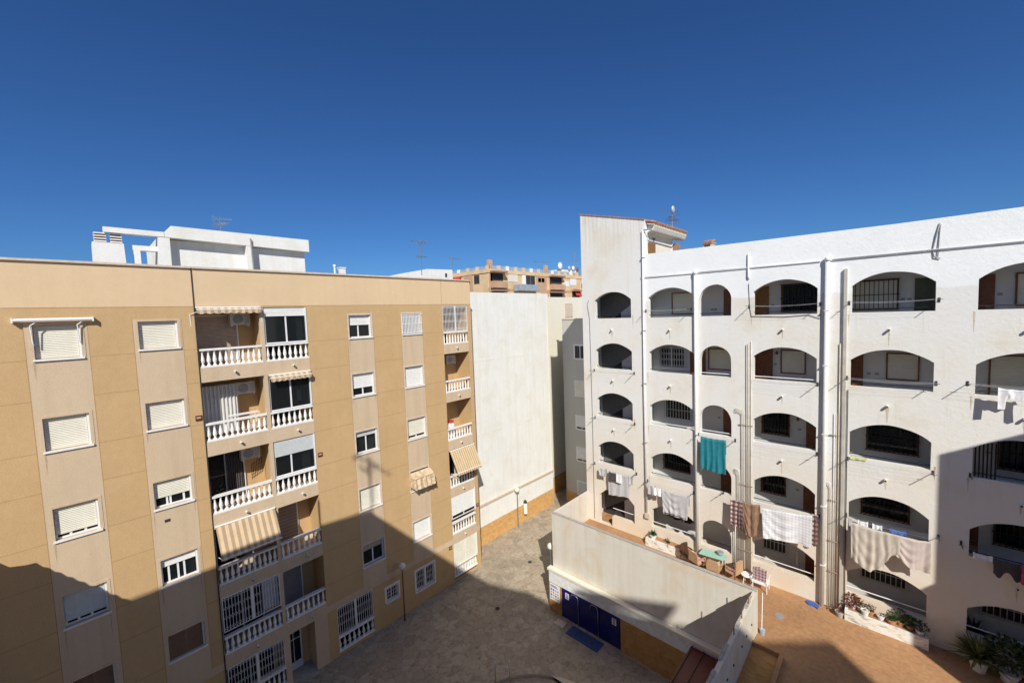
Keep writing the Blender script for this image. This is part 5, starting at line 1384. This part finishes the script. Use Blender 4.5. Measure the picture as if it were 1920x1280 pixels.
for (y, z, r, lb, mt) in ((63.3, 25.2, .68, 'big round white satellite dish on the distant brick block', 'white_paint'), (66.3, 24.95, .42, 'tilted grey satellite dish left among the rooftop dishes', 'pale_metal'), (67.6, 25.0, .45, 'white satellite dish in the middle of the rooftop cluster', 'white_paint'), (69.0, 24.9, .42, 'rusty brown satellite dish at the right of the rooftop cluster', 'rust')):
    d = thing('satellite_dish', (-46.6, y, 23.4), lb, 'satellite dish', 'satellite dishes on the distant roof')
    b = MB(); b.tube([(-46.6, y, 23.5), (-46.6, y, z)], .05, seg=6); b.build('mast', 'steel', d)
    b = MB(); b.sphere((-46.4, y, z), r, sq=(.3, 1, 1)); b.build('reflector', mt, d, smooth=True)
antenna('antenna', (-46.3, 57.0, 23.0), 2.6, 'aerial above the middle of the distant brick apartments', booms=[(2.5, 3.2, 1.3, 6, .4)], r=.05)
antenna('antenna', (-46.3, 68.0, 24.5), 3.6, 'thin aerial mast next to the distant satellite dishes', booms=[(2.0, 1.4, 1.5, 5, .3)], r=.04)
t = thing('white_house', (-46, 31, 0), 'low white building top with sloping parapet behind the ochre block', 'building')
b = MB(XR(-45)); b.prism([[(24.0, 0), (36.2, 0), (36.2, 22.85), (32.0, 22.72), (26.0, 21.35), (24.0, 20.9)]], -6, 0) if False else None
b = MB(XR(-45)); b.prism([[(24.0, 0), (36.2, 0), (36.2, 22.85), (32.0, 22.72), (26.0, 21.35), (24.0, 20.9)]], -7, 0, plane='sz'); b.build('wall', 'white_far', t)
b = MB(XR(-45)); b.box(34.9, 35.2, .0, .05, 21.8, 22.3); b.build('window', 'room_dark', t)
t = thing('distant_house', (-44, 72, 0), 'pale pink lower house front between the blank wall and the tower', 'building')
b = MB(); b.box(-52, -44.5, 66.5, 76, 0, 17.6); b.build('wall', 'far_ochre', t)
b = MB(XR(-44.5)); b.box(66.6, 67.6, 0, .06, 15.2, 17.2); b.build('window', 'white_paint', t)

# ================================================================= BUILDINGS BEHIND THE CAMERA (they cast the shade)
t = thing('viewer_building', (0, -8, 0), 'plain building behind the viewpoint whose roofline shades the plaza', 'building')
sil = [(-19.4, 0), (21.62, 0), (21.62, 28.8), (17.7, 26.75), (15.23, 26.1), (14.64, 25.85), (12.9, 25.35), (11.0, 25.05), (9.6, 24.6), (8.66, 24.2), (7.7, 23.5), (6.3, 23.5), (2.96, 22.34), (1.2, 22.3), (-.1, 22.02), (-3.2, 21.6), (-5.93, 21.26),
       (-8.48, 18.7), (-12.87, 13.86), (-14.79, 11.74), (-15.57, 10.95)]
x = -15.57
i = 0
while x > -17.7:
    x -= .13; i += 1; sil.append((x, 10.91+.055*(i % 2)))
sil += [(-18.0, 10.75), (-18.35, 10.46), (-18.8, 10.5), (-19.4, 10.6)]
b = MB(); b.prism([sil], -14, -3, plane='sz'); b.build('wall', 'cream_far', t)
b = MB(); b.prism([[(9.57, 25.11), (11.01, 25.19), (12.08, 25.54), (13.69, 25.93), (14.57, 25.94), (15.03, 26.92), (14.15, 26.62), (12.26, 25.97)]], -3.3, -3, plane='sz'); b.build('shadow_beam', 'cream_far', t)  # unseen beam, outline added to cast the shade blotch on the pool house parapet
b = MB(); b.box(-8.5, -8.4, -3.2, -3.1, 18, 20.0); b.build('post', 'cream_far', t)
antenna('antenna', (-5.2, -3.5, 21.2), 3.6, 'aerial on the roof behind the viewpoint casting a faint shadow', booms=[(3.3, 1.4, .3, 6, .35), (3.0, .8, 1.8, 4, .3)], r=.05)
t = thing('side_wing', (12, 17, 0), 'plain wing to the right of the view whose end shades the gallery wall', 'building')
b = MB(); b.prism([[(14.2, 0), (20.4, 0), (20.4, 15.2), (15.95, 17.25), (14.2, 18.2)]], 8.02, 16, plane='yz'); b.box(8.02, 12, 13.2, 14.19, 0, 13.45); b.build('wall', 'white_far', t)
